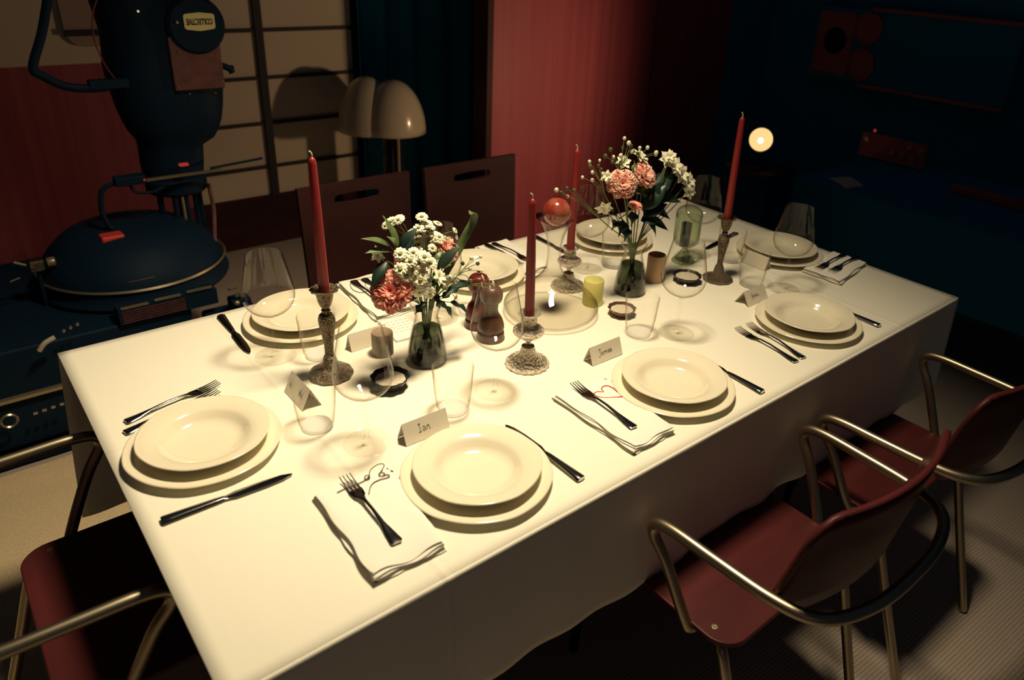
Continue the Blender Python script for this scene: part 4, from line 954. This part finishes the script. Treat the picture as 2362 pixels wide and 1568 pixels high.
ct = thing('equipment_cart', 'black wheeled equipment cart under the robot arm, far left', 'cart', (0.05, 2.25, 0))
MB().box(-.75, -.38, .05, .43, .40, .40).build('body', 'black', ct, smooth=False, bevel=.01)
MB().box(-.76, -.40, .232, .40, -.38, .243).build('edge_rail', 'pale_metal', ct, smooth=False)
MB().box(-.70, -.425, .03, .40, -.405, .048).build('bottom_rail', 'chair_wood', ct, smooth=False)
MB().box(-.76, -.42, .012, .40, .38, .030).build('platform', 'black', ct, smooth=False)
MB().tube(spline([(-.040, -.435, .405), (-.022, -.44, .428), (.008, -.44, .440)], 5), .008, 10).build('handle', 'cream_shade', ct)
for x in (.035, .055, .075): MB().sphere((x, -.435, .452 + (x-.035)*.3), .006, 8).build('screw', 'pale_metal', ct)
for k in range(4): MB().box(-.10 + k*.025, -.432, .185 + k*.002, -.088 + k*.025, -.425, .192 + k*.002).build('connector', 'pale_metal', ct, smooth=False)
MB().lathe([(.022, .0), (.026, .004), (.022, .008), (.018, .004), (.022, 0)], 24, (-.165, -.43, .185), axis='Y').build('ring_bolt', 'pale_metal', ct)
# slatted power box standing on the cart in front of the turntable
pw = thing('power_box', 'black slatted power box with bright metal edges on the cart front', 'power supply', (.41, 1.888, .402))
MB().box(-.16, -.033, 0, .16, .033, .055).build('case', 'black', pw, smooth=False)
for k in range(3): MB().box(-.15 + k*.105, -.036, .057 + k*.004, -.065 + k*.105, -.026, .063 + k*.004).build('bright_edge', 'pale_metal', pw, smooth=False)
for k in range(6): MB().box(-.15, -.036, .006 + k*.008, .05, -.033, .0085 + k*.008).build('vent_slat', 'copper', pw, smooth=False)
wh = MB().lathe([(0, 0), (.045, 0), (.045, .03), (0, .03)], 24, (-.5, -.3, .05), axis='Y'); wh.build('wheel', 'black', ct)
# clamp at the far left of the cart
cp = thing('clamp_head', 'cluster of silver metal knobs on a clamp at the far left', 'clamp', (.085, 2.16, .40))
MB().tube([(0, 0, 0), (0, 0, .14)], .008, 10).build('post', 'black', cp)
MB().box(-.022, -.02, .135, .022, .02, .175).build('clamp_body', 'silver', cp, smooth=False, bevel=.004)
MB().lathe([(0, 0), (.016, 0), (.018, .004), (.018, .022), (.014, .026), (0, .026)], 20, (.030, 0, .155), axis='X').build('knob', 'pale_metal', cp)
MB().tube([(-.03, 0, .160), (-.062, 0, .178)], .005, 8).build('lever', 'pale_metal', cp)
MB().tube([(-.055, 0, .12), (-.085, 0, .112)], .003, 8).build('pin', 'pale_metal', cp)
# fittings to the right of the robot base
ft = thing('camera_rig', 'dark camera rig with small metal fittings between the robot and the far plates', 'camera rig', (.62, 1.80, 0))
MB().box(-.10, -.05, .20, .08, .12, .36).build('body', 'black', ft, smooth=False, bevel=.012)
MB().box(-.02, -.0, .36, .05, .06, .42).build('head', 'black', ft, smooth=False, bevel=.008)
MB().tube([(0.0, .03, .0), (0.0, .03, .22)], .02, 12).build('post', 'black', ft)
MB().box(-.025, -.005, .465, .005, .01, .474).build('plate', 'pale_metal', ft, smooth=False)
for x, z in ((-.0, .435), (.012, .437)): MB().lathe([(0, 0), (.0045, 0), (.0045, .014), (0, .016)], 12, (x, .0, z)).build('pin', 'pale_metal', ft)
MB().sphere((-.006, -.01, .415), .010, 12).build('knob', 'pale_metal', ft)
MB().box(-.062, -.06, .378, -.018, -.045, .388).build('plate', 'pale_metal', ft, smooth=False)
MB().tube(spline([(-.0, -.06, .335), (.012, -.065, .350), (.03, -.065, .352)], 4), .005, 8).build('lever', 'pale_metal', ft)
MB().sphere((.035, -.07, .275), .030, 16, .6).build('knob', 'silver', ft)
MB().sphere((-.004, -.07, .290), .008, 10).build('knob', 'pale_metal', ft)
